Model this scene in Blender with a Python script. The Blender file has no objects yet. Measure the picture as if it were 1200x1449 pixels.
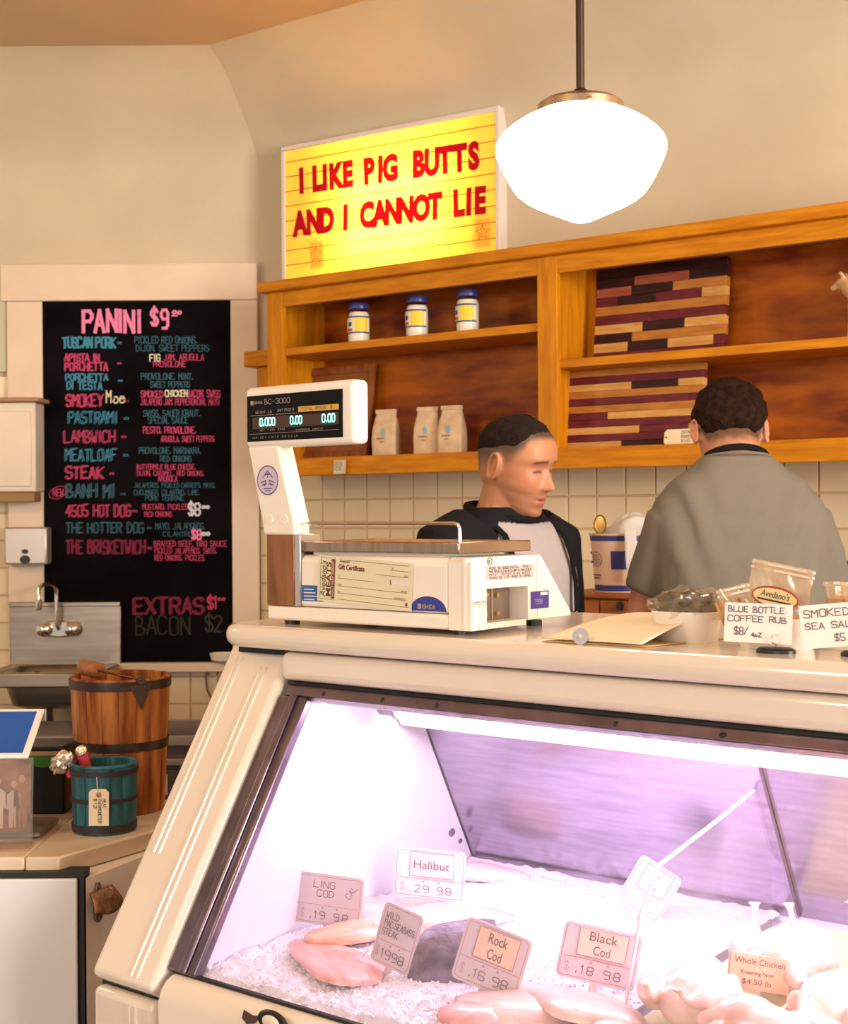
import bpy, bmesh, math, random
from mathutils import Vector, Matrix, noise
random.seed(7)
S = bpy.context.scene
COL = S.collection
R = math.radians

# ------------------------------------------------------------------ camera
FPX = 2000.0; ROLL = R(.4); CAMZ = 1.5
cam = bpy.data.cameras.new('camera'); cam.sensor_fit = 'HORIZONTAL'; cam.sensor_width = 36
cam.lens = 36 * FPX / 1200; cam.clip_start = .05
cam.dof.use_dof = True; cam.dof.focus_distance = 2.35; cam.dof.aperture_fstop = 14
camo = bpy.data.objects.new('camera', cam); COL.objects.link(camo)
camo.matrix_world = Matrix.Translation((0, 0, CAMZ)) @ Matrix.Rotation(R(90), 4, 'X') @ Matrix.Rotation(-ROLL, 4, 'Z')
S.camera = camo
# ------------------------------------------------------------------ world, lights, exposure
S.view_settings.view_transform = 'Standard'; S.view_settings.look = 'None'
S.view_settings.gamma = 1; S.view_settings.use_curve_mapping = False
S.view_settings.exposure = .68
w = bpy.data.worlds.new('world'); S.world = w; w.use_nodes = True
w.node_tree.nodes['Background'].inputs[0].default_value = (1, .86, .72, 1)
w.node_tree.nodes['Background'].inputs[1].default_value = .42
def area(name, loc, aim, sx, sy, power, col):
    l = bpy.data.lights.new(name, 'AREA'); l.shape = 'RECTANGLE'; l.size = sx; l.size_y = sy
    l.energy = power; l.color = col
    o = bpy.data.objects.new(name, l); COL.objects.link(o); o.location = loc
    o.rotation_euler = (Vector(aim) - Vector(loc)).to_track_quat('-Z', 'Y').to_euler()
    return o
area('shop_window_light', (4.2, -1.6, 1.9), (0, 3, 1.3), 2.6, 2.2, 260, (1, .94, .88))
area('shop_door_light', (-2.2, -2.6, 1.7), (-.5, 2.5, .9), 1.2, 2.0, 32, (.93, .95, 1))
def plamp(name, loc, power):
    l = bpy.data.lights.new(name, 'POINT'); l.energy = power; l.color = (1, .72, .43); l.shadow_soft_size = .17
    o = bpy.data.objects.new(name, l); COL.objects.link(o); o.location = loc
plamp('ceiling_lamp_light_1', (-1.7, .6, 2.35), 42)
plamp('ceiling_lamp_light_2', (2.6, 1.6, 2.35), 42)
plamp('ceiling_lamp_light_3', (-2.6, 3.4, 2.35), 26)

# ------------------------------------------------------------------ frames
TH = R(39); TW = R(36.5)
def frame(ox, oy, th):
    return Matrix.Translation((ox, oy, 0)) @ Matrix.Rotation(-th, 4, 'Z')
CF = frame(-.36, 2.13, TH)       # display case: x along the front, y towards its back
WF = frame(-.655, 5.7, TW)       # shelf wall: x along the wall, y into the wall
WL = Matrix.Translation((0, 5.7, 0))   # chalkboard wall
CFI, WFI = CF.inverted(), WF.inverted()
CAM = Vector((0, 0, CAMZ))
def ray(u, v):
    a = (u - 600) / FPX; b = -(v - 724.5) / FPX
    return Vector((a * math.cos(ROLL) + b * math.sin(ROLL), 1, -a * math.sin(ROLL) + b * math.cos(ROLL)))
def onp(u, v, p0, nrm):
    r = ray(u, v); return CAM + r * ((Vector(p0) - CAM).dot(nrm) / r.dot(nrm))
def cpx(u, v, s=None, z=None, t=None):           # pixel -> case coordinates on a case plane
    if s is not None: p = onp(u, v, CF @ Vector((0, s, 0)), CF.to_3x3() @ Vector((0, 1, 0)))
    elif t is not None: p = onp(u, v, CF @ Vector((t, 0, 0)), CF.to_3x3() @ Vector((1, 0, 0)))
    else: p = onp(u, v, (0, 0, z), Vector((0, 0, 1)))
    return CFI @ p
def wpx(u, v, s):
    return WFI @ onp(u, v, WF @ Vector((0, s, 0)), WF.to_3x3() @ Vector((0, 1, 0)))
def ypx(u, v, y): return onp(u, v, (0, y, 0), Vector((0, 1, 0)))
def zpx(u, v, z): return onp(u, v, (0, 0, z), Vector((0, 0, 1)))

# ------------------------------------------------------------------ materials
def s2l(c): return tuple(((x / 12.92) if x <= .04045 else ((x + .055) / 1.055) ** 2.4) for x in c)
def hexc(h): return s2l(tuple(int(h[i:i + 2], 16) / 255 for i in (0, 2, 4)))
MC = {}
def mat(name, col, rough=.5, metal=0., var=0., scale=8., stretch=(1, 1, 1), bump=0., bscale=40., emis=0., spec=.5, col2=None, coat=0., trans=0., vcol=False, ecol=None, sss=0.):
    if name in MC: return MC[name]
    m = bpy.data.materials.new(name); m.use_nodes = True; MC[name] = m
    nt = m.node_tree; b = nt.nodes['Principled BSDF']
    if isinstance(col, str): col = hexc(col)
    if isinstance(col2, str): col2 = hexc(col2)
    b.inputs['Base Color'].default_value = (*col, 1); b.inputs['Roughness'].default_value = rough
    b.inputs['Metallic'].default_value = metal; b.inputs['Specular IOR Level'].default_value = spec
    b.inputs['Coat Weight'].default_value = coat; b.inputs['Coat Roughness'].default_value = .08
    b.inputs['Transmission Weight'].default_value = trans
    if sss:
        b.inputs['Subsurface Weight'].default_value = sss; b.inputs['Subsurface Radius'].default_value = (.012, .005, .003)
        b.inputs['Subsurface Scale'].default_value = 1
    if emis:
        b.inputs['Emission Color'].default_value = (*(ecol or col), 1); b.inputs['Emission Strength'].default_value = emis
    if vcol:
        a = nt.nodes.new('ShaderNodeVertexColor'); a.layer_name = 'Col'
        nt.links.new(a.outputs[0], b.inputs['Base Color'])
    if var or bump:
        tc = nt.nodes.new('ShaderNodeTexCoord'); mp = nt.nodes.new('ShaderNodeMapping')
        mp.inputs['Scale'].default_value = stretch
        oi = nt.nodes.new('ShaderNodeObjectInfo'); ml = nt.nodes.new('ShaderNodeMath'); ml.operation = 'MULTIPLY'; ml.inputs[1].default_value = 7.3
        nt.links.new(oi.outputs['Random'], ml.inputs[0])
        nt.links.new(tc.outputs['Object'], mp.inputs[0]); nt.links.new(ml.outputs[0], mp.inputs['Location'])
    if var:
        nz = nt.nodes.new('ShaderNodeTexNoise'); nz.inputs['Scale'].default_value = scale; nz.inputs['Detail'].default_value = 6
        nt.links.new(mp.outputs[0], nz.inputs['Vector'])
        rp = nt.nodes.new('ShaderNodeValToRGB')
        c2 = col2 or tuple(x * (1 - var) for x in col); c1 = col if col2 else tuple(min(1, x * (1 + var)) for x in col)
        rp.color_ramp.elements[0].color = (*c2, 1); rp.color_ramp.elements[1].color = (*c1, 1)
        rp.color_ramp.elements[0].position = .34; rp.color_ramp.elements[1].position = .66
        nt.links.new(nz.outputs['Fac'], rp.inputs[0])
        if vcol:
            mx = nt.nodes.new('ShaderNodeMix'); mx.data_type = 'RGBA'; mx.blend_type = 'MULTIPLY'; mx.inputs['Factor'].default_value = 1
            nt.links.new(a.outputs[0], mx.inputs['A']); nt.links.new(rp.outputs[0], mx.inputs['B'])
            nt.links.new(mx.outputs['Result'], b.inputs['Base Color'])
        else: nt.links.new(rp.outputs[0], b.inputs['Base Color'])
    if bump:
        n2 = nt.nodes.new('ShaderNodeTexNoise'); n2.inputs['Scale'].default_value = bscale; n2.inputs['Detail'].default_value = 4
        nt.links.new(mp.outputs[0], n2.inputs['Vector'])
        bp = nt.nodes.new('ShaderNodeBump'); bp.inputs['Strength'].default_value = bump; bp.inputs['Distance'].default_value = .01
        nt.links.new(n2.outputs['Fac'], bp.inputs['Height']); nt.links.new(bp.outputs[0], b.inputs['Normal'])
    return m
def glassmat(name, tint=(1, 1, 1), refl=.06, dust_haze=0., dcol=(1, 1, 1), rough=.02):
    """thin sheet glass / clear film: lets light through, mirrors a little, carries some dust"""
    if name in MC: return MC[name]
    m = bpy.data.materials.new(name); m.use_nodes = True; MC[name] = m
    nt = m.node_tree; nt.nodes.remove(nt.nodes['Principled BSDF']); out = nt.nodes['Material Output']
    t = nt.nodes.new('ShaderNodeBsdfTransparent'); t.inputs[0].default_value = (*tint, 1)
    g = nt.nodes.new('ShaderNodeBsdfGlossy'); g.inputs['Roughness'].default_value = rough
    f = nt.nodes.new('ShaderNodeLayerWeight'); f.inputs[0].default_value = .5
    pw = nt.nodes.new('ShaderNodeMath'); pw.operation = 'POWER'; pw.inputs[1].default_value = 5
    mx = nt.nodes.new('ShaderNodeMixShader'); mu = nt.nodes.new('ShaderNodeMath'); mu.operation = 'MULTIPLY_ADD'; mu.inputs[1].default_value = 1 - refl; mu.inputs[2].default_value = refl
    nt.links.new(f.outputs['Facing'], pw.inputs[0]); nt.links.new(pw.outputs[0], mu.inputs[0]); nt.links.new(mu.outputs[0], mx.inputs[0])
    nt.links.new(t.outputs[0], mx.inputs[1]); nt.links.new(g.outputs[0], mx.inputs[2])
    last = mx
    if dust_haze:
        d = nt.nodes.new('ShaderNodeBsdfDiffuse'); d.inputs[0].default_value = (*dcol, 1)
        tr = nt.nodes.new('ShaderNodeBsdfTranslucent'); tr.inputs[0].default_value = (*dcol, 1)
        ad = nt.nodes.new('ShaderNodeMixShader'); ad.inputs[0].default_value = .5
        nt.links.new(d.outputs[0], ad.inputs[1]); nt.links.new(tr.outputs[0], ad.inputs[2])
        tc = nt.nodes.new('ShaderNodeTexCoord'); nz = nt.nodes.new('ShaderNodeTexNoise'); nz.inputs['Scale'].default_value = 9; nz.inputs['Detail'].default_value = 8
        nt.links.new(tc.outputs['Object'], nz.inputs['Vector'])
        mr = nt.nodes.new('ShaderNodeMapRange'); mr.inputs[1].default_value = .3; mr.inputs[2].default_value = .8; mr.inputs[3].default_value = dust_haze * .4; mr.inputs[4].default_value = dust_haze * 1.6
        nt.links.new(nz.outputs['Fac'], mr.inputs[0])
        m2 = nt.nodes.new('ShaderNodeMixShader'); nt.links.new(mr.outputs[0], m2.inputs[0])
        nt.links.new(mx.outputs[0], m2.inputs[1]); nt.links.new(ad.outputs[0], m2.inputs[2]); last = m2
    nt.links.new(last.outputs[0], out.inputs[0])
    return m

# ------------------------------------------------------------------ mesh builder
class MB:
    def __init__(s): s.v = []; s.f = []
    def add(s, vs, fs):
        o = len(s.v); s.v += [tuple(x) for x in vs]; s.f += [tuple(i + o for i in f) for f in fs]; return s
    def box(s, x0, x1, y0, y1, z0, z1):
        v = [(x, y, z) for z in (z0, z1) for y in (y0, y1) for x in (x0, x1)]
        return s.add(v, [(0, 2, 3, 1), (4, 5, 7, 6), (0, 1, 5, 4), (2, 6, 7, 3), (0, 4, 6, 2), (1, 3, 7, 5)])
    def prism(s, poly, axis, a0, a1):
        """polygon extruded along axis 'x','y' or 'z'; poly is in the two other axes in order"""
        n = len(poly)
        def pt(p, a): return {'x': (a, p[0], p[1]), 'y': (p[0], a, p[1]), 'z': (p[0], p[1], a)}[axis]
        v = [pt(p, a0) for p in poly] + [pt(p, a1) for p in poly]
        f = [tuple(range(n - 1, -1, -1)), tuple(range(n, 2 * n))] + [(i, (i + 1) % n, n + (i + 1) % n, n + i) for i in range(n)]
        return s.add(v, f)
    def lathe(s, prof, seg=32, c=(0, 0, 0), ax=1., ay=1., cap0=True, cap1=True):
        v = []; f = []
        for r, z in prof:
            for k in range(seg):
                a = 2 * math.pi * k / seg; v.append((c[0] + r * math.cos(a) * ax, c[1] + r * math.sin(a) * ay, c[2] + z))
        for i in range(len(prof) - 1):
            for k in range(seg):
                k2 = (k + 1) % seg; f.append((i * seg + k, i * seg + k2, (i + 1) * seg + k2, (i + 1) * seg + k))
        if cap0: f.append(tuple(range(seg - 1, -1, -1)))
        if cap1: b = (len(prof) - 1) * seg; f.append(tuple(range(b, b + seg)))
        return s.add(v, f)
    def tube(s, pts, r, seg=8, flat=None):
        pts = [Vector(p) for p in pts]; n = len(pts); rs = r if isinstance(r, (list, tuple)) else [r] * n
        v = []; f = []; up = Vector((0, 0, 1))
        for i, p in enumerate(pts):
            t = (pts[min(i + 1, n - 1)] - pts[max(i - 1, 0)]).normalized()
            ref = up if abs(t.z) < .95 else Vector((0, 1, 0))
            if i == 0: a = t.cross(ref).normalized()
            else: a = (a - t * a.dot(t)).normalized()
            b = t.cross(a)
            for k in range(seg):
                q = 2 * math.pi * k / seg; v.append(p + (a * math.cos(q) + b * math.sin(q)) * rs[i])
        for i in range(n - 1):
            for k in range(seg):
                k2 = (k + 1) % seg; f.append((i * seg + k, i * seg + k2, (i + 1) * seg + k2, (i + 1) * seg + k))
        f.append(tuple(range(seg - 1, -1, -1))); f.append(tuple(range((n - 1) * seg, n * seg)))
        return s.add(v, f)
    def loft(s, rings, cap=True):
        n = len(rings[0]); v = [p for r in rings for p in r]; f = []
        for i in range(len(rings) - 1):
            for k in range(n):
                k2 = (k + 1) % n; f.append((i * n + k, i * n + k2, (i + 1) * n + k2, (i + 1) * n + k))
        if cap: f.append(tuple(range(n - 1, -1, -1))); f.append(tuple(range((len(rings) - 1) * n, len(rings) * n)))
        return s.add(v, f)
    def grid(s, fn, nu, nv, close=False):
        v = [fn(i / nu, j / nv) for j in range(nv + 1) for i in range(nu + 1)]
        return s.add(v, [(j * (nu + 1) + i, j * (nu + 1) + i + 1, (j + 1) * (nu + 1) + i + 1, (j + 1) * (nu + 1) + i) for j in range(nv) for i in range(nu)])
    def sphere(s, c, rx, ry, rz, seg=20, rings=12, rot=None):
        v = []; f = []
        for i in range(rings + 1):
            th = math.pi * i / rings
            for k in range(seg):
                a = 2 * math.pi * k / seg
                p = Vector((rx * math.sin(th) * math.cos(a), ry * math.sin(th) * math.sin(a), -rz * math.cos(th)))
                if rot is not None: p = rot @ p
                v.append(p + Vector(c))
        for i in range(rings):
            for k in range(seg):
                k2 = (k + 1) % seg; f.append((i * seg + k, i * seg + k2, (i + 1) * seg + k2, (i + 1) * seg + k))
        return s.add(v, f)
    def xf(s, M):
        s.v = [tuple(M @ Vector(p)) for p in s.v]; return s
def mk(name, mb, smooth=False):
    me = bpy.data.meshes.new(name); me.from_pydata(mb.v, [], mb.f); me.validate(); me.update()
    bm = bmesh.new(); bm.from_mesh(me)
    bmesh.ops.remove_doubles(bm, verts=bm.verts, dist=1e-6)
    bmesh.ops.recalc_face_normals(bm, faces=bm.faces); bm.to_mesh(me); bm.free()
    if smooth is not False:
        ang = R(smooth if smooth is not True else 40)
        for p in me.polygons: p.use_smooth = True
        me.set_sharp_from_angle(angle=ang)
    return me
def obj(name, mb, m, parent=None, M=None, bevel=0, smooth=False, solid=0, seg=2, sub=0):
    me = mb if isinstance(mb, bpy.types.Mesh) else mk(name, mb, smooth if not bevel else (smooth or 35))
    if m is not None and not me.materials: me.materials.append(m)
    o = bpy.data.objects.new(name, me); COL.objects.link(o)
    if parent is not None: o.parent = parent
    if M is not None: o.matrix_local = M
    if solid:
        q = o.modifiers.new('solid', 'SOLIDIFY'); q.thickness = solid; q.offset = 0
    if bevel:
        q = o.modifiers.new('bevel', 'BEVEL'); q.width = bevel; q.segments = seg; q.limit_method = 'ANGLE'; q.angle_limit = R(40)
    if sub:
        q = o.modifiers.new('sub', 'SUBSURF'); q.levels = sub; q.render_levels = sub
    return o
def tag(o, label, cat, group=None):
    o['label'] = label; o['category'] = cat
    if group: o['group'] = group
    return o
def struct(o): o['kind'] = 'structure'; return o
def thing(name, label, cat, M=None, group=None):
    o = bpy.data.objects.new(name, None); COL.objects.link(o); o.empty_display_size = .05
    if M is not None: o.matrix_world = M
    return tag(o, label, cat, group)
def copy_tree(o, parent=None):
    c = o.copy(); COL.objects.link(c); c.parent = parent
    for ch in list(o.children): copy_tree(ch, c)
    return c
T = Matrix.Translation
def RZ(a): return Matrix.Rotation(R(a), 4, 'Z')
def RX(a): return Matrix.Rotation(R(a), 4, 'X')
def RY(a): return Matrix.Rotation(R(a), 4, 'Y')
FACE = RX(90)                       # text plane (x right, y up) -> standing, facing -Y

# ------------------------------------------------------------------ lettering
GL = {'A': '00 26 40|12 32', 'B': '00 06 26 35 34 23 03|23 42 41 30 00', 'C': '45 36 16 05 01 10 30 41', 'D': '00 06 26 44 42 20 00',
      'E': '40 00 06 46|03 33', 'F': '00 06 46|03 33', 'G': '45 36 16 05 01 10 30 41 43 23', 'H': '00 06|40 46|03 43', 'I': '20 26',
      'J': '36 31 20 10 01', 'K': '00 06|46 03 40', 'L': '06 00 40', 'M': '00 06 23 46 40', 'N': '00 06 40 46', 'O': '16 05 01 10 30 41 45 36 16',
      'P': '00 06 36 45 44 33 03', 'Q': '16 05 01 10 30 41 45 36 16|22 40', 'R': '00 06 36 45 44 33 03|23 40', 'S': '45 36 16 05 04 13 33 42 41 30 10 01',
      'T': '20 26|06 46', 'U': '06 01 10 30 41 46', 'V': '06 20 46', 'W': '06 10 23 30 46', 'X': '00 46|06 40', 'Y': '06 23 46|23 20', 'Z': '06 46 00 40',
      '0': '16 05 01 10 30 41 45 36 16', '1': '15 26 20', '2': '05 16 36 45 44 00 40', '3': '05 16 36 45 44 33 23|33 42 41 30 10 01', '4': '30 36 02 42',
      '5': '46 06 03 33 42 41 30 10 01', '6': '45 36 16 05 01 10 30 41 42 33 03', '7': '06 46 10', '8': '13 04 05 16 36 45 44 33 13 02 01 10 30 41 42 33',
      '9': '43 13 04 05 16 36 45 41 30 10', '$': '45 36 16 05 04 13 33 42 41 30 10 01|27 20', ',': '21 10', '.': '20 21', '-': '13 33', '/': '00 46',
      '=': '12 42 43 13 12', "'": '26 25', '~': '15 26 35 46', 'i': '20 24|25 26', 'o': '12 01 10 30 41 42 33 13', 'e': '02 42 33 13 02 01 10 30 41', '*': '24 25'}
def strokes(text, h, wd, mb=None, x0=0., y0=0., adv=1.0, jit=.0, slant=0., rot=0., dz=0., twin=0., keep='ioe'):
    """hand lettering as flat ribbons; x right, y up, height h"""
    mb = mb or MB(); x = x0; k = h / 6.; lay = 0.
    for ch in text:
        if ch == ' ': x += k * 3.6 * adv; continue
        g = GL.get(ch if ch in keep else ch.upper())
        if ch == 'Ñ' or ch == 'ñ': g = GL['N'] + '|17 27 37'
        if g is None: x += k * 3 * adv; continue
        jx, jy = random.uniform(-jit, jit) * h, random.uniform(-jit, jit) * h; js = 1 + random.uniform(-jit, jit)
        gx = max(.25, min(adv, 1.25)); narrow = ch in "I1i.,'"
        ox = -k * 1.2 * gx if narrow else 0
        for tw in ((0,) if not twin else (-twin, twin)):
            for pl in g.split('|'):
                P = [Vector((int(p[0]) * k * js * gx, int(p[1]) * k * js)) for p in pl.split()]
                for a, b in zip(P[:-1], P[1:]):
                    d = (b - a); L = d.length or 1e-6; d = d / L; n = Vector((-d.y, d.x)) * wd / 2; e = d * wd * .45
                    q = [a - e - n, b + e - n, b + e + n, a - e + n]; lay += 1.5e-5
                    mb.add([(x + ox + jx + tw + p.x + p.y * slant, y0 + jy + p.y + tw * .6 + (x - x0) * rot, dz + lay) for p in q], [(0, 1, 2, 3)])
        x += k * (5.3 if not narrow else 3.0) * adv
    return mb
def swidth(text, h, adv=1.0):
    k = h / 6.; return sum(k * (3.6 if c == ' ' else 3.0 if c in "I1i.,'" else 5.3) * adv for c in text)
def fit(text, wid, h, wd, **kw):
    return strokes(text, h, wd, adv=wid / swidth(text, h), **kw)
def ftext(text, h, bold=0., ext=.0004, align='LEFT', shear=0., sx=1.):
    c = bpy.data.curves.new('t', 'FONT'); c.body = text; c.size = h / .69; c.offset = bold; c.extrude = ext; c.align_x = align; c.shear = shear
    c.resolution_u = 3
    o = bpy.data.objects.new('t', c); COL.objects.link(o)
    me = bpy.data.meshes.new_from_object(o.evaluated_get(bpy.context.evaluated_depsgraph_get()))
    bpy.data.objects.remove(o); bpy.data.curves.remove(c)
    if sx != 1.:
        me.transform(Matrix.Diagonal((sx, 1, 1, 1)))
    me.materials.clear(); return me
def ftw(text, wid, h, bold=0., ext=.0004, shear=0.):
    me = ftext(text, h, bold, ext, shear=shear); xs = [v.co.x for v in me.vertices]
    if not xs: return me
    me.transform(T((-min(xs), 0, 0))); me.transform(Matrix.Diagonal((wid / (max(xs) - min(xs)), 1, 1, 1))); return me
def ellring(c, ax, ay, a, b, seg=28, p=2.):
    c = Vector(c); ax = Vector(ax); ay = Vector(ay); out = []
    for k in range(seg):
        t = 2 * math.pi * k / seg; cs, sn = math.cos(t), math.sin(t)
        out.append(c + ax * (a * math.copysign(abs(cs) ** (2 / p), cs)) + ay * (b * math.copysign(abs(sn) ** (2 / p), sn)))
    return out
def remesh(name, mb, vox, it=6, fac=.5):
    me = bpy.data.meshes.new(name); me.from_pydata(mb.v, [], mb.f); me.update()
    bm = bmesh.new(); bm.from_mesh(me); bmesh.ops.recalc_face_normals(bm, faces=bm.faces); bm.to_mesh(me); bm.free()
    o = bpy.data.objects.new(name, me); COL.objects.link(o)
    q = o.modifiers.new('r', 'REMESH'); q.mode = 'VOXEL'; q.voxel_size = vox
    if it: q = o.modifiers.new('s', 'SMOOTH'); q.iterations = it; q.factor = fac
    out = bpy.data.meshes.new_from_object(o.evaluated_get(bpy.context.evaluated_depsgraph_get()))
    bpy.data.objects.remove(o); bpy.data.meshes.remove(me); out.name = name
    for p in out.polygons: p.use_smooth = True
    return out
def vcolors(me, fn):
    a = me.color_attributes.new('Col', 'FLOAT_COLOR', 'POINT')
    buf = []
    for v in me.vertices: buf += [*fn(v.co), 1.]
    a.data.foreach_set('color', buf)
def lerp(a, b, t): return tuple(x + (y - x) * t for x, y in zip(a, b))
def sst(a, b, x):
    t = max(0., min(1., (x - a) / (b - a))); return t * t * (3 - 2 * t)
def interp(tab, x):
    if x <= tab[0][0]: return tab[0][1]
    for (a, p), (b, q) in zip(tab[:-1], tab[1:]):
        if x <= b:
            t = (x - a) / (b - a); t = t * t * (3 - 2 * t) * .5 + t * .5; return p + (q - p) * t
    return tab[-1][1]

# ================================================================== STRUCTURE
m_plaster = mat('plaster', (.60, .52, .375), .85, var=.06, scale=2.5, bump=.08, bscale=30)
m_ceil = mat('ceiling_paint', (.56, .41, .26), .9, var=.05, scale=2)
m_trim = mat('trim_paint', (.77, .61, .46), .45, var=.05, scale=5)
m_grout = mat('grout', (.54, .41, .25), .9)
m_tile = mat('tile_glaze', (.76, .61, .39), .22, var=.05, scale=3)
m_floor = mat('floor_tile', (.16, .11, .08), .5, var=.3, scale=4)
struct(obj('floor', MB().box(-5, 5, -4, 7, -.05, 0), m_floor))
CZ = 3.25
struct(obj('ceiling', MB().box(-5, 6, -4, 7, CZ, CZ + .05), m_ceil))
cove = [(0, 0), (0, 2.86), (.02, 2.93), (.07, 3.0), (.16, 3.085), (.26, 3.17), (.34, 3.222), (.42, CZ)]
def corner(o): return Vector((-.655 + o * (math.cos(TW) - 1) / math.sin(TW), 5.7 - o, 0))
def wall_strip(far):
    mb = MB()
    def fn(i, j):
        o, z = cove[round(j * (len(cove) - 1))]; c = corner(o); f = far(o)
        p = c.lerp(f, i); return (p.x, p.y, z)
    return mb.grid(fn, 8, len(cove) - 1)
struct(obj('wall_left', wall_strip(lambda o: Vector((-5, 5.7 - o, 0))), m_plaster, smooth=80))
struct(obj('wall_back', wall_strip(lambda o: WF @ Vector((5, -o, 0))), m_plaster, smooth=80))
wl, wb = bpy.data.objects['wall_left'], bpy.data.objects['wall_back']
# tiled lower walls: grout bed and single tiles
TP = .1105; th_ = TP / 2 - .0013
tmesh = mk('tile', MB().add([(-th_, .001, -th_), (th_, .001, -th_), (th_, .001, th_), (-th_, .001, th_), (-th_ + .003, -.006, -th_ + .003), (th_ - .003, -.006, -th_ + .003), (th_ - .003, -.006, th_ - .003), (-th_ + .003, -.006, th_ - .003)],
      [(0, 1, 5, 4), (1, 2, 6, 5), (2, 3, 7, 6), (3, 0, 4, 7), (4, 5, 6, 7)]), 25)
tmesh.materials.append(m_tile)
obj('grout_bed', MB().box(0, 4, -.004, .02, 0, 1.66), m_grout, wb, WF)
obj('grout_bed', MB().box(-3.2, -.7, 5.696, 5.72, 0, 2.06), m_grout, wl)
def tiles(parent, M, x0, n, z0, rows, skip=None):
    for j in range(rows):
        for i in range(n):
            x = x0 + (i + .5) * TP; z = z0 + (j + .5) * TP
            if skip and skip(x, z): continue
            o = bpy.data.objects.new('tile', tmesh); COL.objects.link(o); o.parent = parent
            o.matrix_local = M @ T((x, -.005, z)) @ RY(random.uniform(-.15, .15)) @ RX(random.uniform(-.25, .25))
tiles(wb, WF, .0, 27, 1.66 - 8 * TP, 8)
tiles(wl, WL, -2.05, 12, 2.06 - 14 * TP, 14, lambda x, z: -1.62 < x and z > .90)
# window casing that frames the chalkboard
def trim(n, x0, x1, y0, y1, z0, z1, b=.004):
    return struct(obj('trim_%d' % n, MB().box(x0, x1, y0, y1, z0, z1), m_trim, bevel=b))
trim(1, -1.69, -.662, 5.655, 5.70, 2.355, 2.503)
trim(2, -1.668, -1.525, 5.662, 5.70, .86, 2.355)
trim(3, -.77, -.662, 5.662, 5.70, .86, 2.355)
trim(4, -1.69, -.672, 5.63, 5.70, .868, .905)
obj('poster_board', MB().box(-2.2, -1.672, 5.675, 5.692, 2.075, 2.50), mat('pale_board', (.56, .52, .40), .7), bevel=.002)
tag(bpy.data.objects['poster_board'], 'pale grey-green board on the wall beside the chalkboard casing', 'board')
obj('mark', strokes('S', .05, .012), mat('blue_print', '2f93b0', .6), bpy.data.objects['poster_board'], T((-1.745, 5.674, 2.19)) @ FACE)

# ================================================================== CHALKBOARD
BY = 5.672
cb = thing('chalkboard', 'tall black chalkboard menu with pink and blue hand lettering in white casing', 'chalkboard', T((0, 0, 0)))
obj('board_panel', MB().box(-1.527, -.768, BY, 5.69, .905, 2.357), mat('slate', (.004, .003, .004), .9, var=.5, scale=5, spec=.08), cb)
ck = {'P': mat('chalk_bright_pink', 'ee86b0', .9), 'p': mat('chalk_pink', 'bb3f68', .9), 'd': mat('chalk_dim_pink', '7d1f40', .9), 'b': mat('chalk_blue', '3f86a3', .9),
      'c': mat('chalk_dim_blue', '34606f', .9), 'g': mat('chalk_faint', '3d3630', .9), 'w': mat('chalk_white', 'dcd2b4', .9), 'W': mat('chalk_pale', 'd5d6e2', .9)}
def chalk(text, u0, u1, v0, v1, c, wd=1.3, twin=0., slant=0.):
    p0 = ypx(u0, v1, BY); p1 = ypx(u1, v1, BY); pt = ypx(u0, v0, BY)
    h = (pt - p0).z * .96; wid = p1.x - p0.x
    px = 5.67 / FPX
    mb = fit(text, wid, h, (wd if wd > 1.45 else wd * .82) * px, jit=.035, slant=slant, rot=(p1.z - p0.z) / wid, twin=twin * px * .8)
    obj('chalk_line', mb, ck[c], cb, T((p0.x, BY - .0012, p0.z)) @ FACE)
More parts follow.
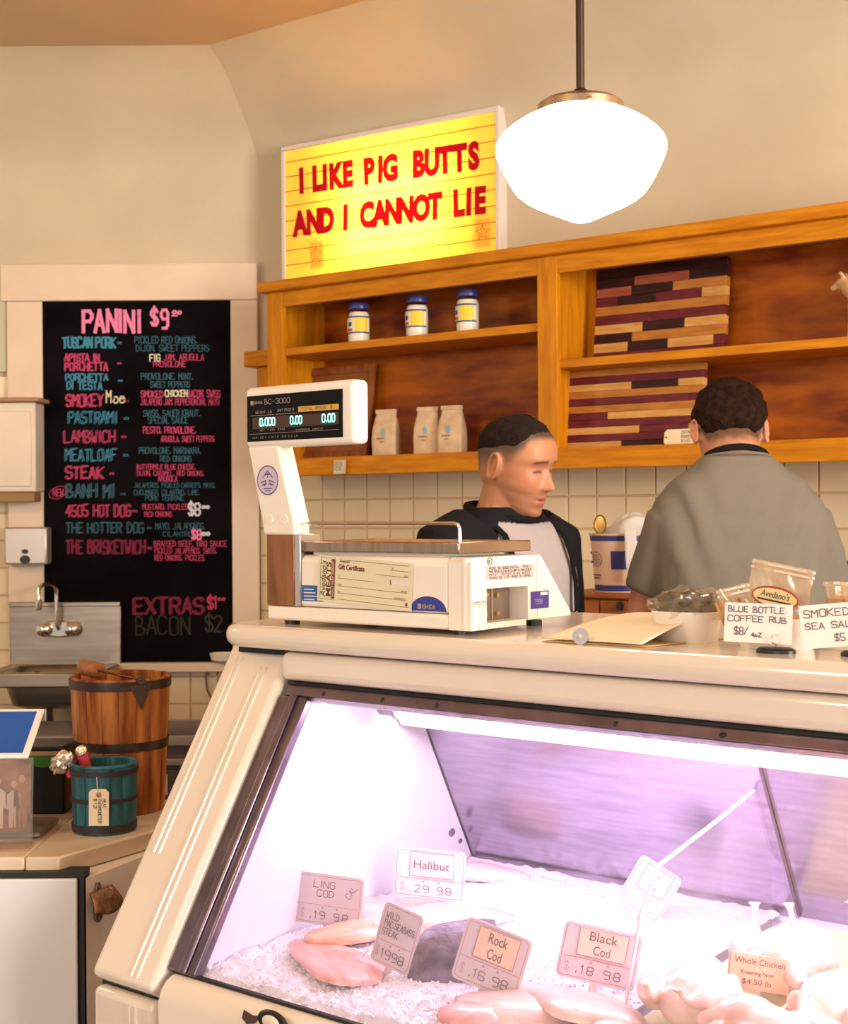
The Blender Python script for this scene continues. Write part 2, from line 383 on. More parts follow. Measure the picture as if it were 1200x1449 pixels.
L = [('PANiNi', 119, 203, 438, 469, 'P', 5, 0), ('$', 214, 226, 437, 461, 'P', 3.4, 0), ('9', 229, 241, 437, 464, 'P', 4, 0), ('oo', 244, 258, 436, 444, 'P', 2, 0), ('-', 240, 258, 438, 456, 'P', 1.8, 0),
     ('TUSCAN PORK', 89, 165, 477, 492, 'b', 2, .8), ('=', 165, 174, 478, 490, 'b', 1.2, 0), ('PICKLED RED ONIONS,', 191, 281, 476, 486, 'c', 1.4, 0), ('DIJON, SWEET PEPPERS', 193, 297, 488, 497, 'c', 1.3, 0),
     ('APISTA IN', 92, 142, 501, 511, 'p', 1.8, .5), ('PORCHETTA', 92, 154, 513, 524, 'p', 1.8, .5), ('=', 165, 174, 507, 519, 'p', 1.3, 0), ('FIG', 212, 228, 501, 511, 'w', 1.6, 0), ('JAM, ARUGULA', 232, 290, 501, 510, 'p', 1.4, 0), ('PROVOLONE', 217, 264, 511, 519, 'p', 1.4, 0),
     ('PORCHETTA', 93, 154, 529, 538, 'b', 1.6, .5), ('DI TESTA', 95, 146, 540, 551, 'b', 1.6, .5), ('-', 166, 178, 532, 545, 'b', 2.4, 0), ('PROVOLONE, MINT,', 200, 275, 528, 537, 'c', 1.4, 0), ('SWEET PEPPERS', 213, 270, 540, 548, 'c', 1.4, 0),
     ('SMOKEY', 94, 148, 558, 575, 'p', 1.5, 1.2), ('Moe', 151, 178, 552, 570, 'w', 1.8, 0), ('=', 176, 185, 560, 572, 'd', 1.2, 0), ('SMOKED', 200, 232, 553, 562, 'p', 1.6, 0), ('CHICKEN', 234, 266, 552, 561, 'w', 1.6, 0), ('BACON, SWISS', 266, 313, 552, 562, 'p', 1.5, 0), ('JALAPEÑO JAM, PEPPERONCINI, MAYO', 199, 311, 564, 573, 'p', 1.3, 0),
     ('PASTRAMI', 97, 168, 582, 599, 'b', 1.3, 1.3), ('=', 174, 185, 584, 598, 'b', 1.2, 0), ('SWISS, SAUER KRAUT,', 203, 285, 580, 589, 'c', 1.4, 0), ('SPECIAL SAUCE', 210, 267, 590, 599, 'c', 1.4, 0),
     ('LAMBWICH', 91, 165, 609, 626, 'p', 1.3, 1.2), ('=', 171, 181, 610, 624, 'p', 1.2, 0), ('PESTO, PROVOLONE,', 203, 279, 604, 613, 'p', 1.5, 0), ('ARUGULA, SWEET PEPPERS', 228, 304, 617, 625, 'p', 1.3, 0),
     ('MEATLOAF', 93, 167, 635, 652, 'b', 1.3, 1.3), ('=', 173, 184, 636, 650, 'b', 1.2, 0), ('PROVOLONE, MARINARA,', 197, 286, 633, 642, 'c', 1.4, 0), ('RED ONIONS', 227, 272, 645, 653, 'c', 1.4, 0),
     ('STEAK', 93, 149, 660, 677, 'p', 1.5, 1.3), ('=', 154, 164, 662, 675, 'p', 1.2, 0), ('BUTTERMILK BLUE CHEESE,', 194, 278, 657, 664, 'p', 1.3, 0), ('DIJON, CARAMEL. RED ONIONS,', 194, 290, 666, 673, 'p', 1.2, 0), ('ARUGULA', 224, 252, 674, 681, 'p', 1.4, 0),
     ('BANH MI', 95, 165, 685, 704, 'c', 1.5, 1.4), ('=', 169, 179, 691, 704, 'c', 1.2, 0), ('JALAPEÑOS, PICKLED CARROTS, MAYO,', 190, 306, 683, 690, 'c', 1.1, 0), ('CUCUMBER, CILANTRO, LIME,', 190, 284, 693, 700, 'c', 1.2, 0), ('PORK TERRINE', 206, 261, 701, 708, 'c', 1.3, 0), ('NEW', 75, 91, 692, 702, 'p', 1.6, 0),
     ('4505 HOT DOG', 94, 187, 714, 731, 'p', 1.4, 1.1), ('=', 186, 197, 716, 728, 'p', 1.2, 0), ('MUSTARD, PICKLES', 202, 267, 713, 721, 'p', 1.3, 0), ('RED ONIONS', 205, 244, 724, 731, 'p', 1.3, 0), ('$8', 267, 285, 712, 729, 'W', 2.6, 0), ('oo', 286, 297, 713, 719, 'W', 2, 0),
     ('THE HOTTER DOG', 94, 205, 739, 754, 'c', 1.2, 1.0), ('=', 207, 216, 740, 752, 'c', 1.1, 0), ('MAYO, JALAPEÑOS,', 220, 292, 740, 749, 'c', 1.3, 0), ('CILANTRO', 231, 273, 752, 759, 'c', 1.2, 0), ('$8', 272, 286, 749, 763, 'P', 2.4, 0), ('oo', 286, 298, 750, 757, 'W', 2.2, 0),
     ('THE BRISKETWICH', 94, 208, 764, 783, 'd', 1.6, 1.2), ('=', 208, 217, 768, 780, 'p', 1.2, 0), ('BRAISED BEEF, BBQ SAUCE', 218, 322, 765, 773, 'p', 1.3, 0), ('PICKLED JALAPEÑOS, SWISS,', 219, 308, 775, 783, 'p', 1.2, 0), ('RED ONIONS, PICKLES', 219, 290, 785, 793, 'p', 1.3, 0),
     ('EXTRAS', 190, 292, 845, 868, 'd', 2.4, 1.6), ('$1', 294, 309, 844, 861, 'p', 2.6, 0), ('oo', 308, 320, 843, 849, 'p', 1.6, 0), ('BACON', 192, 272, 871, 898, 'g', 1.2, .8), ('$2', 291, 317, 870, 893, 'g', 2.4, 0)]
for l in L: chalk(*l)
ov = MB(); c0 = ypx(82, 697, BY)
ov.tube([(c0.x + .031 * math.cos(a) * 1.05 + .012 * math.sin(a), BY - .001, c0.z + .026 * math.sin(a)) for a in [i * math.pi / 12 for i in range(25)]], .0016, 5)
obj('chalk_ring', ov, ck['p'], cb)

# ================================================================== SHELVING UNIT
def wood(name, c1, c2, st, rough=.48, scale=7): return mat(name, c1, rough, var=.4, scale=scale, stretch=st, bump=.03, bscale=60, col2=c2, spec=.22)
m_oakx = wood('oak_lengthwise', (.66, .25, .004), (.48, .155, .003), (1, 9, 9))
m_oakz = wood('oak_upright', (.66, .25, .004), (.50, .165, .003), (9, 9, 1))
m_ply = wood('veneer_back', (.42, .105, .002), (.15, .020, .003), (1.2, 4, 4.5), .42, 3.5)
su = thing('wall_shelf_unit', 'long orange oak shelving unit with open bays on the tiled wall', 'shelf', WF)
U0, U1, UB, UT = .315, 3.05, 1.635, 2.318
obj('back_panel', MB().box(U0 + .02, U1 - .02, -.03, -.012, UB + .01, UT - .01), m_ply, su)
obj('top_board', MB().box(U0 - .02, U1, -.335, -.012, UT, UT + .038), m_oakx, su, bevel=.005)
obj('top_rail', MB().box(U0 + .075, U1, -.30, -.278, 2.262, UT), m_oakx, su, bevel=.002)
obj('bottom_rail', MB().box(U0, U1, -.30, -.278, UB, UB + .066), m_oakx, su, bevel=.003)
obj('bottom_board', MB().box(U0 + .02, U1 - .02, -.278, -.03, UB + .043, UB + .064), m_oakx, su)
for x0, x1 in ((U0, U0 + .075), (1.498, 1.572), (2.96, U1)):
    obj('stile', MB().box(x0, x1, -.301, -.277, UB + .066, UT), m_oakz, su, bevel=.002)
for x0, x1 in ((U0, U0 + .02), (1.525, 1.546), (U1 - .02, U1)):
    obj('side_panel', MB().box(x0, x1, -.277, -.03, UB + .01, UT), m_oakz, su)
obj('shelf', MB().box(U0 + .02, 1.525, -.285, -.03, 2.083, 2.111), m_oakx, su, bevel=.002)
obj('shelf', MB().box(1.546, U1 - .02, -.285, -.03, 1.958, 1.986), m_oakx, su, bevel=.002)
for x0, x1, z0, z1 in ((U0 + .02, U0 + .05, UB + .064, 2.083), (U0 + .02, U0 + .05, 2.111, 2.30), (1.546, 1.58, 1.986, 2.30)):
    obj('corner_batten', MB().box(x0, x1, -.06, -.03, z0, z1), m_oakz, su)
ZL, ZR, ZB = 2.111, 1.986, UB + .064
# bracket shelf in the corner beside the unit
p = wpx(347, 500, -.20)
bs = thing('bracket_shelf', 'small oak bracket shelf in the corner left of the shelving unit', 'shelf', WF)
obj('shelf_board', MB().box(p.x, U0 - .001, -.21, -.012, p.z - .055, p.z + .005), m_oakx, bs, bevel=.004)
obj('bracket', MB().box(p.x + .045, U0 - .001, -.18, -.012, p.z - .20, p.z - .055), m_oakz, bs, bevel=.004)
sd = thing('small_canister', 'small white canister tucked under the corner bracket shelf', 'canister', WF @ T((p.x + .10, -.20, p.z - .295)))
obj('body', MB().lathe([(.03, 0), (.032, .01), (.032, .07), (.028, .082)], 20), mat('white_plastic', (.75, .68, .58), .4), sd, smooth=True)
obj('cap', MB().lathe([(.02, .082), (.02, .1), (.012, .105)], 16), MC['white_plastic'], sd, smooth=True)
obj('wall_hook', MB().tube([(0, .19, .06), (0, .04, .06), (0, .034, .02)], .003, 6), mat('dark_metal', (.05, .045, .04), .4, 1), sd)

# jars of mayonnaise
m_jarw = mat('mayo', (.86, .82, .70), .35); m_lid = mat('jar_lid', (.03, .035, .16), .35); m_lab = mat('jar_label', (.80, .74, .55), .5); m_yel = mat('jar_yellow', (.85, .62, .03), .5); m_navy = mat('navy_print', (.02, .025, .2), .5); m_redp = mat('red_print', (.6, .04, .03), .5)
m_jarg = glassmat('jar_glass', (1, 1, .98), .06)
def jar(u, v, lab, turn):
    q = wpx(u, v, -.215)
    j = thing('glass_jar', lab, 'jar', WF @ T((q.x, -.215, ZL)) @ RZ(turn), 'jars on the upper shelf')
    obj('contents', MB().lathe([(.036, .002), (.0385, .01), (.0385, .098), (.033, .112), (.012, .114)], 28), m_jarw, j, smooth=True)
    obj('glass', MB().lathe([(.037, 0), (.041, .006), (.0412, .1), (.036, .118), (.034, .128)], 28, cap1=False), m_jarg, j, smooth=True)
    obj('lid', MB().lathe([(.0365, .122), (.0375, .124), (.0375, .142), (.035, .145)], 28), m_lid, j, smooth=True)
    def wrap(a0, a1, z0, z1, r):
        return MB().grid(lambda i, k: (r * math.cos(R(a0 + (a1 - a0) * i)), r * math.sin(R(a0 + (a1 - a0) * i)), z0 + (z1 - z0) * k), 16, 1)
    lb = obj('label', wrap(-170, 10, .034, .096, .0418), m_lab, j, smooth=True)
    obj('label_panel', wrap(-72, -5, .04, .09, .0421), m_yel, lb, smooth=True); obj('label_panel', wrap(-165, -130, .04, .09, .0421), m_yel, lb, smooth=True)
    obj('label_stripe', wrap(-170, 10, .09, .096, .0422), m_navy, lb, smooth=True); obj('label_stripe', wrap(-170, 10, .034, .039, .0422), m_navy, lb, smooth=True)
    obj('label_mark', wrap(-112, -90, .06, .075, .0422), m_navy, lb, smooth=True); obj('label_mark', wrap(-118, -86, .042, .052, .0422), m_redp, lb, smooth=True)
jar(508, 485, 'mayonnaise jar with yellow label on the upper shelf, closest to the oak side panel', 0)
jar(590.5, 478, 'mayonnaise jar with yellow label standing between two like jars', -14)
jar(662, 471, 'mayonnaise jar with yellow label on the upper shelf, closest to the middle post', -20)

# kraft coffee bags
m_kraft = mat('kraft_paper', (.62, .44, .27), .75, var=.12, scale=30, bump=.15, bscale=60); m_bl = mat('blue_drop', (.16, .42, .58), .6); m_ink = mat('ink', (.05, .04, .045), .7)
def bag(u, lab, yaw, w=.094, h=.168):
    q = wpx(u, 645, -.20)
    b = thing('coffee_bag', lab, 'bag', WF @ T((q.x, -.20, ZB)) @ RZ(yaw), 'kraft coffee bags on the lower shelf')
    rings = []
    for z, a, d, p_ in ((0, .97, .028, 7), (.008, 1, .03, 7), (.06, 1.02, .031, 7), (.09, 1.0, .029, 6), (.115, .93, .022, 6), (.138, .85, .012, 5), (.15, .82, .006, 5), (h, .82, .004, 5)):
        rings.append([Vector((x + random.uniform(-.0012, .0012), y + random.uniform(-.0012, .0012), z_)) for x, y, z_ in ellring((0, 0, z), (1, 0, 0), (0, 1, 0), w / 2 * a, d, 32, p_)])
    obj('bag_body', MB().loft(rings), m_kraft, b, smooth=50)
    obj('fold_clip', MB().box(-w * .425, w * .425, -.008, .006, h - .014, h + .001), m_kraft, b, bevel=.0015)
    d = MB().add([(0, .026), (.006, .012), (.007, .005), (.004, 0), (0, -.002), (-.004, 0), (-.007, .005), (-.006, .012)] and [(x, y, 0) for x, y in ((0, .028), (.006, .012), (.0075, .005), (.004, -.001), (0, -.003), (-.004, -.001), (-.0075, .005), (-.006, .012))], [tuple(range(8))])
    obj('printed_drop', d, m_bl, b, T((0, -.0318, .075)) @ FACE)
    obj('printed_line', strokes('BLUE BOTTLE', .004, .0007, x0=-.026, adv=.9), m_ink, b, T((0, -.0318, .062)) @ FACE)
    obj('printed_line', strokes('COFFEE', .003, .0006, x0=-.012, adv=.9), m_ink, b, T((0, -.0318, .05)) @ FACE)
bag(547, 'kraft coffee bag with blue drop standing alone beside the scale display', 14)
bag(606, 'kraft coffee bag with blue drop, in the pair, on the side of the single bag', 16)
bag(640, 'kraft coffee bag with blue drop, in the pair, on the side of the middle post', 10)

# leaning frame in the left bay, note, tag
q0, q1 = wpx(422, 640, -.10), wpx(524, 640, -.10)
fr = thing('leaning_frame', 'brown framed grey-green pane leaning in the lower left bay behind the scale', 'picture frame', WF @ T((q0.x, -.12, ZB)) @ RX(-9))
W_ = q1.x - q0.x; H_ = .36
m_frm = wood('frame_brown', (.32, .11, .03), (.2, .06, .02), (6, 6, 2))
for x0, x1, z0, z1 in ((0, .022, 0, H_), (W_ - .022, W_, 0, H_), (.022, W_ - .022, 0, .03), (.022, W_ - .022, H_ - .03, H_)):
    obj('frame_bar', MB().box(x0, x1, -.008, .008, z0, z1), m_frm, fr, bevel=.002)
obj('mat_board', MB().box(.022, W_ - .022, 0, .006, .03, H_ - .03), mat('mat_brown', (.27, .09, .02), .5), fr)
obj('picture', MB().box(.05, W_ - .05, -.003, .001, .13, H_ - .055), mat('picture_grey', (.17, .15, .08), .4), fr)
q = wpx(483, 660, -.302)
nt_ = thing('paper_note', 'small curled white paper note taped to the shelf edge', 'note', WF @ T((q.x, -.3035, q.z)))
obj('paper', MB().grid(lambda i, j: ((i - .5) * .066, -.012 * (i ** 6) - .001 - .004 * (1 - j) ** 2, (j - .55) * .05), 10, 5), mat('note_paper', (.78, .70, .55), .8), nt_, smooth=True, solid=.0008)
for k in range(4): obj('writing', strokes('PRICES AS IS'[k:k + 8], .006, .0008, adv=.9), m_ink, nt_, T((-.024, -.006, .012 - k * .009)) @ FACE)

# striped cutting boards built from single blocks of wood
cw = {'W': wood('block_walnut', (.045, .012, .010), (.02, .006, .006), (2, 12, 12)), 'P': wood('block_purpleheart', (.16, .022, .03), (.10, .012, .018), (2, 12, 12)),
      'C': wood('block_cherry', (.50, .20, .04), (.36, .13, .02), (2, 12, 12)), 'M': wood('block_maple', (.66, .36, .11), (.52, .25, .06), (2, 12, 12)), 'R': wood('block_redwood', (.36, .10, .06), (.27, .06, .03), (2, 12, 12))}
def striped(lab, tl, tr, br, bl, sb, st, z0, rows):
    a, b = wpx(*bl, sb), wpx(*br, sb); c = wpx(*tl, st)
    w_ = b.x - a.x; h_ = math.hypot(c.z - z0, st - sb); ang = math.degrees(math.atan2(st - sb, c.z - z0))
    o = thing('cutting_board', lab, 'cutting board', WF @ T((a.x, sb, z0 + .0005)) @ RX(-ang), 'striped cutting boards in the right bay')
    n = len(rows); hh = h_ / n
    for i, r in enumerate(rows):
        zt = h_ - i * hh; xs = 0.
        for col, e in r:
            obj('block', MB().box(xs * w_ + .0003, e * w_ - .0003, 0, .026, zt - hh + .0003, zt - .0003), cw[col], o, bevel=.0008, seg=1); xs = e
    return o
striped('striped cutting board of mixed hardwoods leaning on the upper shelf of the right bay', (848, 384), (1030, 365), (1024, 490), (839, 501), -.12, -.085, ZR,
        [[('W', 1)], [('W', .3), ('R', .72), ('W', 1)], [('R', .28), ('W', .6), ('C', 1)], [('P', .17), ('W', .47), ('P', .82), ('M', 1)], [('C', 1)], [('P', 1)], [('M', .38), ('W', .7), ('M', 1)],
         [('W', .3), ('C', 1)], [('M', .27), ('W', .58), ('M', .92), ('P', 1)], [('P', 1)]])
striped('striped cutting board of mixed hardwoods standing on the bottom shelf behind the paper tag', (806, 516), (997, 511), (993, 634), (801, 637), -.20, -.175, ZB,
        [[('W', .32), ('C', .8), ('W', 1)], [('C', 1)], [('P', 1)], [('M', .48), ('W', .82), ('M', 1)], [('C', 1)], [('P', 1)], [('C', 1)], [('P', .31), ('M', 1)], [('P', 1)],
         [('M', .55), ('P', .9), ('C', 1)], [('P', 1)], [('M', .42), ('W', 1)]])
q = wpx(965, 636, -.262); s_ = q.x - wpx(938, 636, -.262).x
tg = thing('price_tag', 'cream shipping tag with handwriting propped before the lower cutting board', 'tag', WF @ T((q.x, -.258, ZB + .0005)) @ RX(-12))
obj('card', MB().prism([(-s_ + .008, 0), (s_, 0), (s_, .05), (-s_ + .008, .05), (-s_, .04), (-s_, .01)], 'y', -.0006, .0006), mat('manila', (.80, .66, .44), .7), tg)
obj('eyelet', MB().lathe([(.0035, 0), (.0035, .001)], 14), mat('rust_ring', (.35, .12, .06), .6), tg, T((-s_ + .008, -.0006, .025)) @ FACE)
for k, tx in enumerate(('CUTTING', 'BOARDS', '$145')): obj('writing', fit(tx, .034, .009, .0009, jit=.04), m_ink, tg, T((-.006, -.0012, .035 - k * .0135)) @ FACE)

# ================================================================== LETTER-BOARD SIGN
def solve_sign():
    a = wpx(397, 208, -.10); lo, hi = -.33, -.05
    for _ in range(40):
        m = (lo + hi) / 2; b = wpx(706, 165, m)
        if b.z > a.z: hi = m      # nearer wall -> higher
        else: lo = m
    return a, wpx(706, 165, (lo + hi) / 2)
sa, sb_ = solve_sign()
SW = math.hypot(sb_.x - sa.x, sb_.y - sa.y); SA = math.degrees(math.atan2(sb_.y - sa.y, sb_.x - sa.x))
Z0 = UT + .038; SH = sa.z - Z0
SGN = WF @ T((sa.x, sa.y, Z0)) @ RZ(SA); SGI = SGN.inverted()
print('sign', sa, sb_, SW, SA, SH)
sg = thing('letter_board_sign', 'glowing yellow letter-board light box with red changeable letters on the shelving unit', 'sign', SGN)
m_fr = mat('sign_frame', (.74, .66, .60), .4)
m_sp = bpy.data.materials.new('sign_panel'); m_sp.use_nodes = True
def translucent(m, col, f=.6):
    nt = m.node_tree; nt.nodes.remove(nt.nodes['Principled BSDF'])
    d = nt.nodes.new('ShaderNodeBsdfDiffuse'); t = nt.nodes.new('ShaderNodeBsdfTranslucent'); x = nt.nodes.new('ShaderNodeMixShader')
    d.inputs[0].default_value = (*col, 1); t.inputs[0].default_value = (*col, 1); x.inputs[0].default_value = f
    nt.links.new(d.outputs[0], x.inputs[1]); nt.links.new(t.outputs[0], x.inputs[2]); nt.links.new(x.outputs[0], nt.nodes['Material Output'].inputs[0])
    return m
translucent(m_sp, (1, .80, .26), .75)
m_lt = bpy.data.materials.new('sign_letter')
m_lt.use_nodes = True; translucent(m_lt, (.62, .02, .045), .6)
SD = .075
obj('frame_top', MB().box(0, SW, 0, SD, SH - .018, SH), m_fr, sg, bevel=.003)
obj('frame_bottom', MB().box(0, SW, 0, SD, 0, .018), m_fr, sg, bevel=.003)
for x in (0, SW - .018): obj('frame_side', MB().box(x, x + .018, 0, SD, .018, SH - .018), m_fr, sg, bevel=.003)
obj('back_plate', MB().box(.018, SW - .018, SD - .006, SD, .018, SH - .018), mat('sign_inner', (.8, .8, .78), .7), sg)
obj('panel', MB().box(.018, SW - .018, .008, .0095, .018, SH - .018), m_sp, sg)
m_tube = mat('sign_tube', (1, 1, 1), emis=100., ecol=(1, .92, .72))
for z in (.30, .62):
    obj('tube', MB().tube([(SW * .30, .05, SH * z), (SW * .76, .05, SH * z)], .010, 10), m_tube, sg, smooth=True)
m_track = mat('sign_track', (.55, .30, .03), .4)
k = 1
while SH - .018 - k * .057 > .03:
    z = SH - .018 - k * .057 + .012
    obj('letter_track', MB().box(.018, SW - .018, .0035, .008, z - .0018, z + .0018), m_track, sg); k += 1
def sx(u, v): return (SGI @ onp(u, v, SGN @ Vector((0, 0, 0)), SGN.to_3x3() @ Vector((0, 1, 0))))
def signrow(items, h):
    for ch, x, y in items:
        c = sx(380 + x / 3.333, 150 + y / 3.333)
        me = ftext(ch, h, bold=.0075, ext=.0008, align='CENTER', sx=.72); me.materials.append(m_lt)
        obj('letter', me, m_lt, sg, T((c.x, .002, c.z)) @ FACE @ RZ(random.uniform(-2, 2)))
r1 = list(zip('ILIKEPIGBUTTS', (155, 228, 265, 315, 372, 473, 525, 574, 705, 768, 832, 900, 968)))
signrow([(c, x, 405 - (x - 155) * .139) for c, x in r1], .088)
r2 = list(zip('ANDICANNOTLIE', (148, 212, 272, 360, 463, 525, 583, 645, 718, 783, 895, 942, 995)))
signrow([(c, x, 605 - (x - 148) * .123) for c, x in r2], .086)
for x, y in ((222, 700), (1008, 595)):
    c = sx(380 + x / 3.333, 150 + y / 3.333)
    sc = obj('star_card', MB().box(c.x - .032, c.x + .032, .0045, .0055, c.z - .05, c.z + .05), m_sp, sg)
    st = [(c.x + (.028 if i % 2 == 0 else .011) * math.sin(i * math.pi / 5), .003, c.z + (.028 if i % 2 == 0 else .011) * math.cos(i * math.pi / 5)) for i in range(11)]
    obj('star', MB().tube(st, .0012, 5), mat('star_ink', (.35, .08, .02), .6), sg)

# ================================================================== PENDANT LAMP
LY = 2.9; lc = ypx(822, 213, LY); ppm = FPX / LY
lp = thing('pendant_lamp', 'white schoolhouse glass globe lamp hanging on a dark metal rod', 'lamp', T((lc.x, LY, lc.z)))
prof = [(0, 102), (14, 100), (30, 93), (48, 85), (66, 77), (80, 69), (91, 60), (98, 50), (105, 38), (111, 26), (117, 13), (120.5, 2), (120.5, -6), (117, -15), (109, -24), (98, -33), (84, -42), (70, -49), (60, -54), (57, -62)]
prof = [(r / ppm, -z / ppm) for r, z in prof]; prof = [(max(r, .0003), z) for r, z in prof]
def globe_mat():
    m = mat('opal_glass', (1, .97, .9), .2, emis=8.5, ecol=(1, .86, .66)); return m
obj('glass_globe', MB().lathe(prof, 56), globe_mat(), lp, smooth=80)
m_nick = mat('brushed_nickel', (.50, .36, .24), .32, 1.)
m_rod = mat('bronze_rod', (.10, .075, .055), .35, 1.)
obj('fitter', MB().lathe([(59 / ppm, 49 / ppm), (61 / ppm, 50 / ppm), (61 / ppm, 64 / ppm), (52 / ppm, 70 / ppm), (30 / ppm, 75 / ppm), (12 / ppm, 77 / ppm)], 40), m_nick, lp, smooth=30)
for a in (35, 155, 275):
    obj('thumb_screw', MB().sphere((62 / ppm * math.cos(R(a)), 62 / ppm * math.sin(R(a)), 55 / ppm), .006, .006, .006, 10, 8), mat('brass', (.8, .5, .15), .25, 1.), lp, smooth=True)
obj('collar', MB().lathe([(10 / ppm, 76 / ppm), (12 / ppm, 80 / ppm), (10 / ppm, 85 / ppm), (7 / ppm, 87 / ppm)], 20), m_rod, lp, smooth=True)
obj('rod', MB().lathe([(6 / ppm, 84 / ppm), (6 / ppm, CZ - lc.z)], 16), m_rod, lp, smooth=True)
obj('canopy', MB().lathe([(.02, CZ - lc.z - .05), (.055, CZ - lc.z - .02), (.06, CZ - lc.z)], 24), m_rod, lp, smooth=True)

# ================================================================== LEFT WALL FIXTURES
m_encl = mat('enamel_old', (.74, .64, .52), .4, var=.05, scale=6)
m_steel = mat('stainless', (.36, .30, .24), .36, 1., var=.12, scale=4, stretch=(1, 1, 14)); m_chrome = mat('chrome', (.75, .70, .64), .14, 1.)
m_dkst = mat('dark_steel', (.10, .075, .07), .4, .8); m_blk = mat('black_plastic', (.012, .011, .012), .4)
tb = thing('towel_dispenser', 'worn white metal paper towel cabinet hanging over the chalkboard edge', 'dispenser', T((-1.73, 5.66, 1.58)))
obj('cabinet', MB().box(-.12, .212, -.13, 0, .01, .36), m_encl, tb, bevel=.006)
obj('front_door', MB().box(-.12, .195, -.136, -.128, .03, .325), m_encl, tb, bevel=.004)
obj('lid', MB().box(-.12, .235, -.15, 0, .362, .378), mat('worn_brown', (.38, .22, .12), .6), tb, bevel=.004)
obj('outlet', MB().box(-.11, .2, -.11, -.01, -.028, .01), mat('rusty_edge', (.33, .19, .07), .7), tb, bevel=.003)
p = ypx(38, 772, 5.6)
sp_ = thing('soap_dispenser', 'brushed metal soap dispenser with two dark oval windows above the sink', 'dispenser', T((p.x, 5.655, p.z - .075)))
obj('body', MB().box(-.085, .085, -.075, 0, 0, .148), mat('satin_alloy', (.62, .55, .50), .35, .6), sp_, bevel=.008)
for zz, r_ in ((.052, .014), (.02, .021)):
    obj('window', MB().lathe([(r_, 0), (r_ * .9, .003)], 18, ay=.7 if r_ < .02 else .8), m_blk, sp_, T((-.002, -.0752, zz)) @ FACE)
# wall sink
SKY = 5.66
sk = thing('hand_sink', 'stainless wall-mounted hand sink with backsplash under the chalkboard', 'sink', T((-1.435, SKY, 0)))
zt, zb = 1.145, .92
obj('backsplash', MB().box(-.222, .222, -.018, 0, .90, zt), m_steel, sk, bevel=.004)
obj('splash_lip', MB().box(-.222, .222, -.03, 0, zt - .012, zt + .006), m_steel, sk, bevel=.003)
rimz = .905
for x0, x1, y0, y1 in ((-.225, .215, -.36, -.325), (-.225, .215, -.05, -.018), (-.225, -.17, -.325, -.05), (.16, .215, -.325, -.05)):
    obj('rim', MB().box(x0, x1, y0, y1, rimz - .055, rimz), m_steel, sk, bevel=.006)
rings = [ellring((-.005, -.188, z), (1, 0, 0), (0, 1, 0), a, b, 32, 5) for z, a, b in ((rimz - .003, .165, .138), (rimz - .06, .16, .132), (rimz - .13, .14, .115), (rimz - .145, .1, .08))]
obj('basin', MB().loft(rings, cap=False).add(rings[-1], [tuple(range(32))]), m_steel, sk, smooth=True, solid=.002)
obj('drain_pipe', MB().tube([(-.02, -.19, rimz - .145), (-.02, -.19, .55), (-.02, -.08, .5), (-.02, -.01, .5)], .022, 12), m_chrome, sk, smooth=True)
obj('trap_pipe', MB().tube([(-.1, -.06, .88), (-.105, -.08, .7), (-.05, -.09, .55)], .01, 8), m_dkst, sk, smooth=True)
fz = 1.045
obj('faucet_plate', MB().prism([(.085 * math.cos(a) * (1 if abs(math.cos(a)) > .4 else 1), .034 * math.sin(a)) for a in [i * math.pi / 14 for i in range(28)]], 'y', -.045, -.018), m_chrome, sk, T((-.02, 0, fz)), bevel=.006)
for x in (-.075, .035):
    h_ = obj('faucet_handle', MB().lathe([(.026, 0), (.03, .012), (.026, .03), (.012, .04), (.004, .042)], 20), m_chrome, sk, T((x, -.045, fz)) @ FACE, smooth=True)
obj('spout', MB().tube([(-.02, -.04, fz), (-.02, -.07, fz + .02)] + [(-.02, -.072 - .0 * i, fz + .02 + .028 * i) for i in range(1, 6)] + [(-.024 - .02 * (1 - math.cos(a)), -.075 - .05 * (1 - math.cos(a)), fz + .16 + .025 * math.sin(a)) for a in (.5, 1., 1.57, 2.2, 2.8)] + [(-.062, -.18, fz + .13), (-.062, -.18, fz + .105)], .0085, 10), m_chrome, sk, smooth=True)
obj('aerator', MB().lathe([(.012, fz + .085), (.0135, fz + .09), (.0135, fz + .12), (.009, fz + .125)], 16, c=(-.062, -.18, 0)), m_chrome, sk, smooth=True)
# little dish on the sill
p = ypx(312, 935, 5.6)
ds = thing('white_dish', 'shallow white dish on the window sill below the chalkboard', 'dish', T((p.x + .02, 5.625, .905)))
obj('bowl', MB().lathe([(.03, 0), (.06, .012), (.068, .04), (.064, .04), (.056, .016), (.02, .006)], 32, ay=.6), mat('porcelain', (.80, .72, .60), .25), ds, smooth=True)
cd = tag(obj('hanging_cord', MB().tube([ypx(294, 940, 5.66) + Vector((0, 0, 0)), ypx(291, 958, 5.66), ypx(293, 976, 5.665), ypx(300, 990, 5.665), ypx(312, 1012, 5.665), ypx(318, 1080, 5.665)], .004, 6), mat('cord_brown', (.16, .10, .05), .6), smooth=True), 'thin brown cord hanging from the window sill', 'cord')
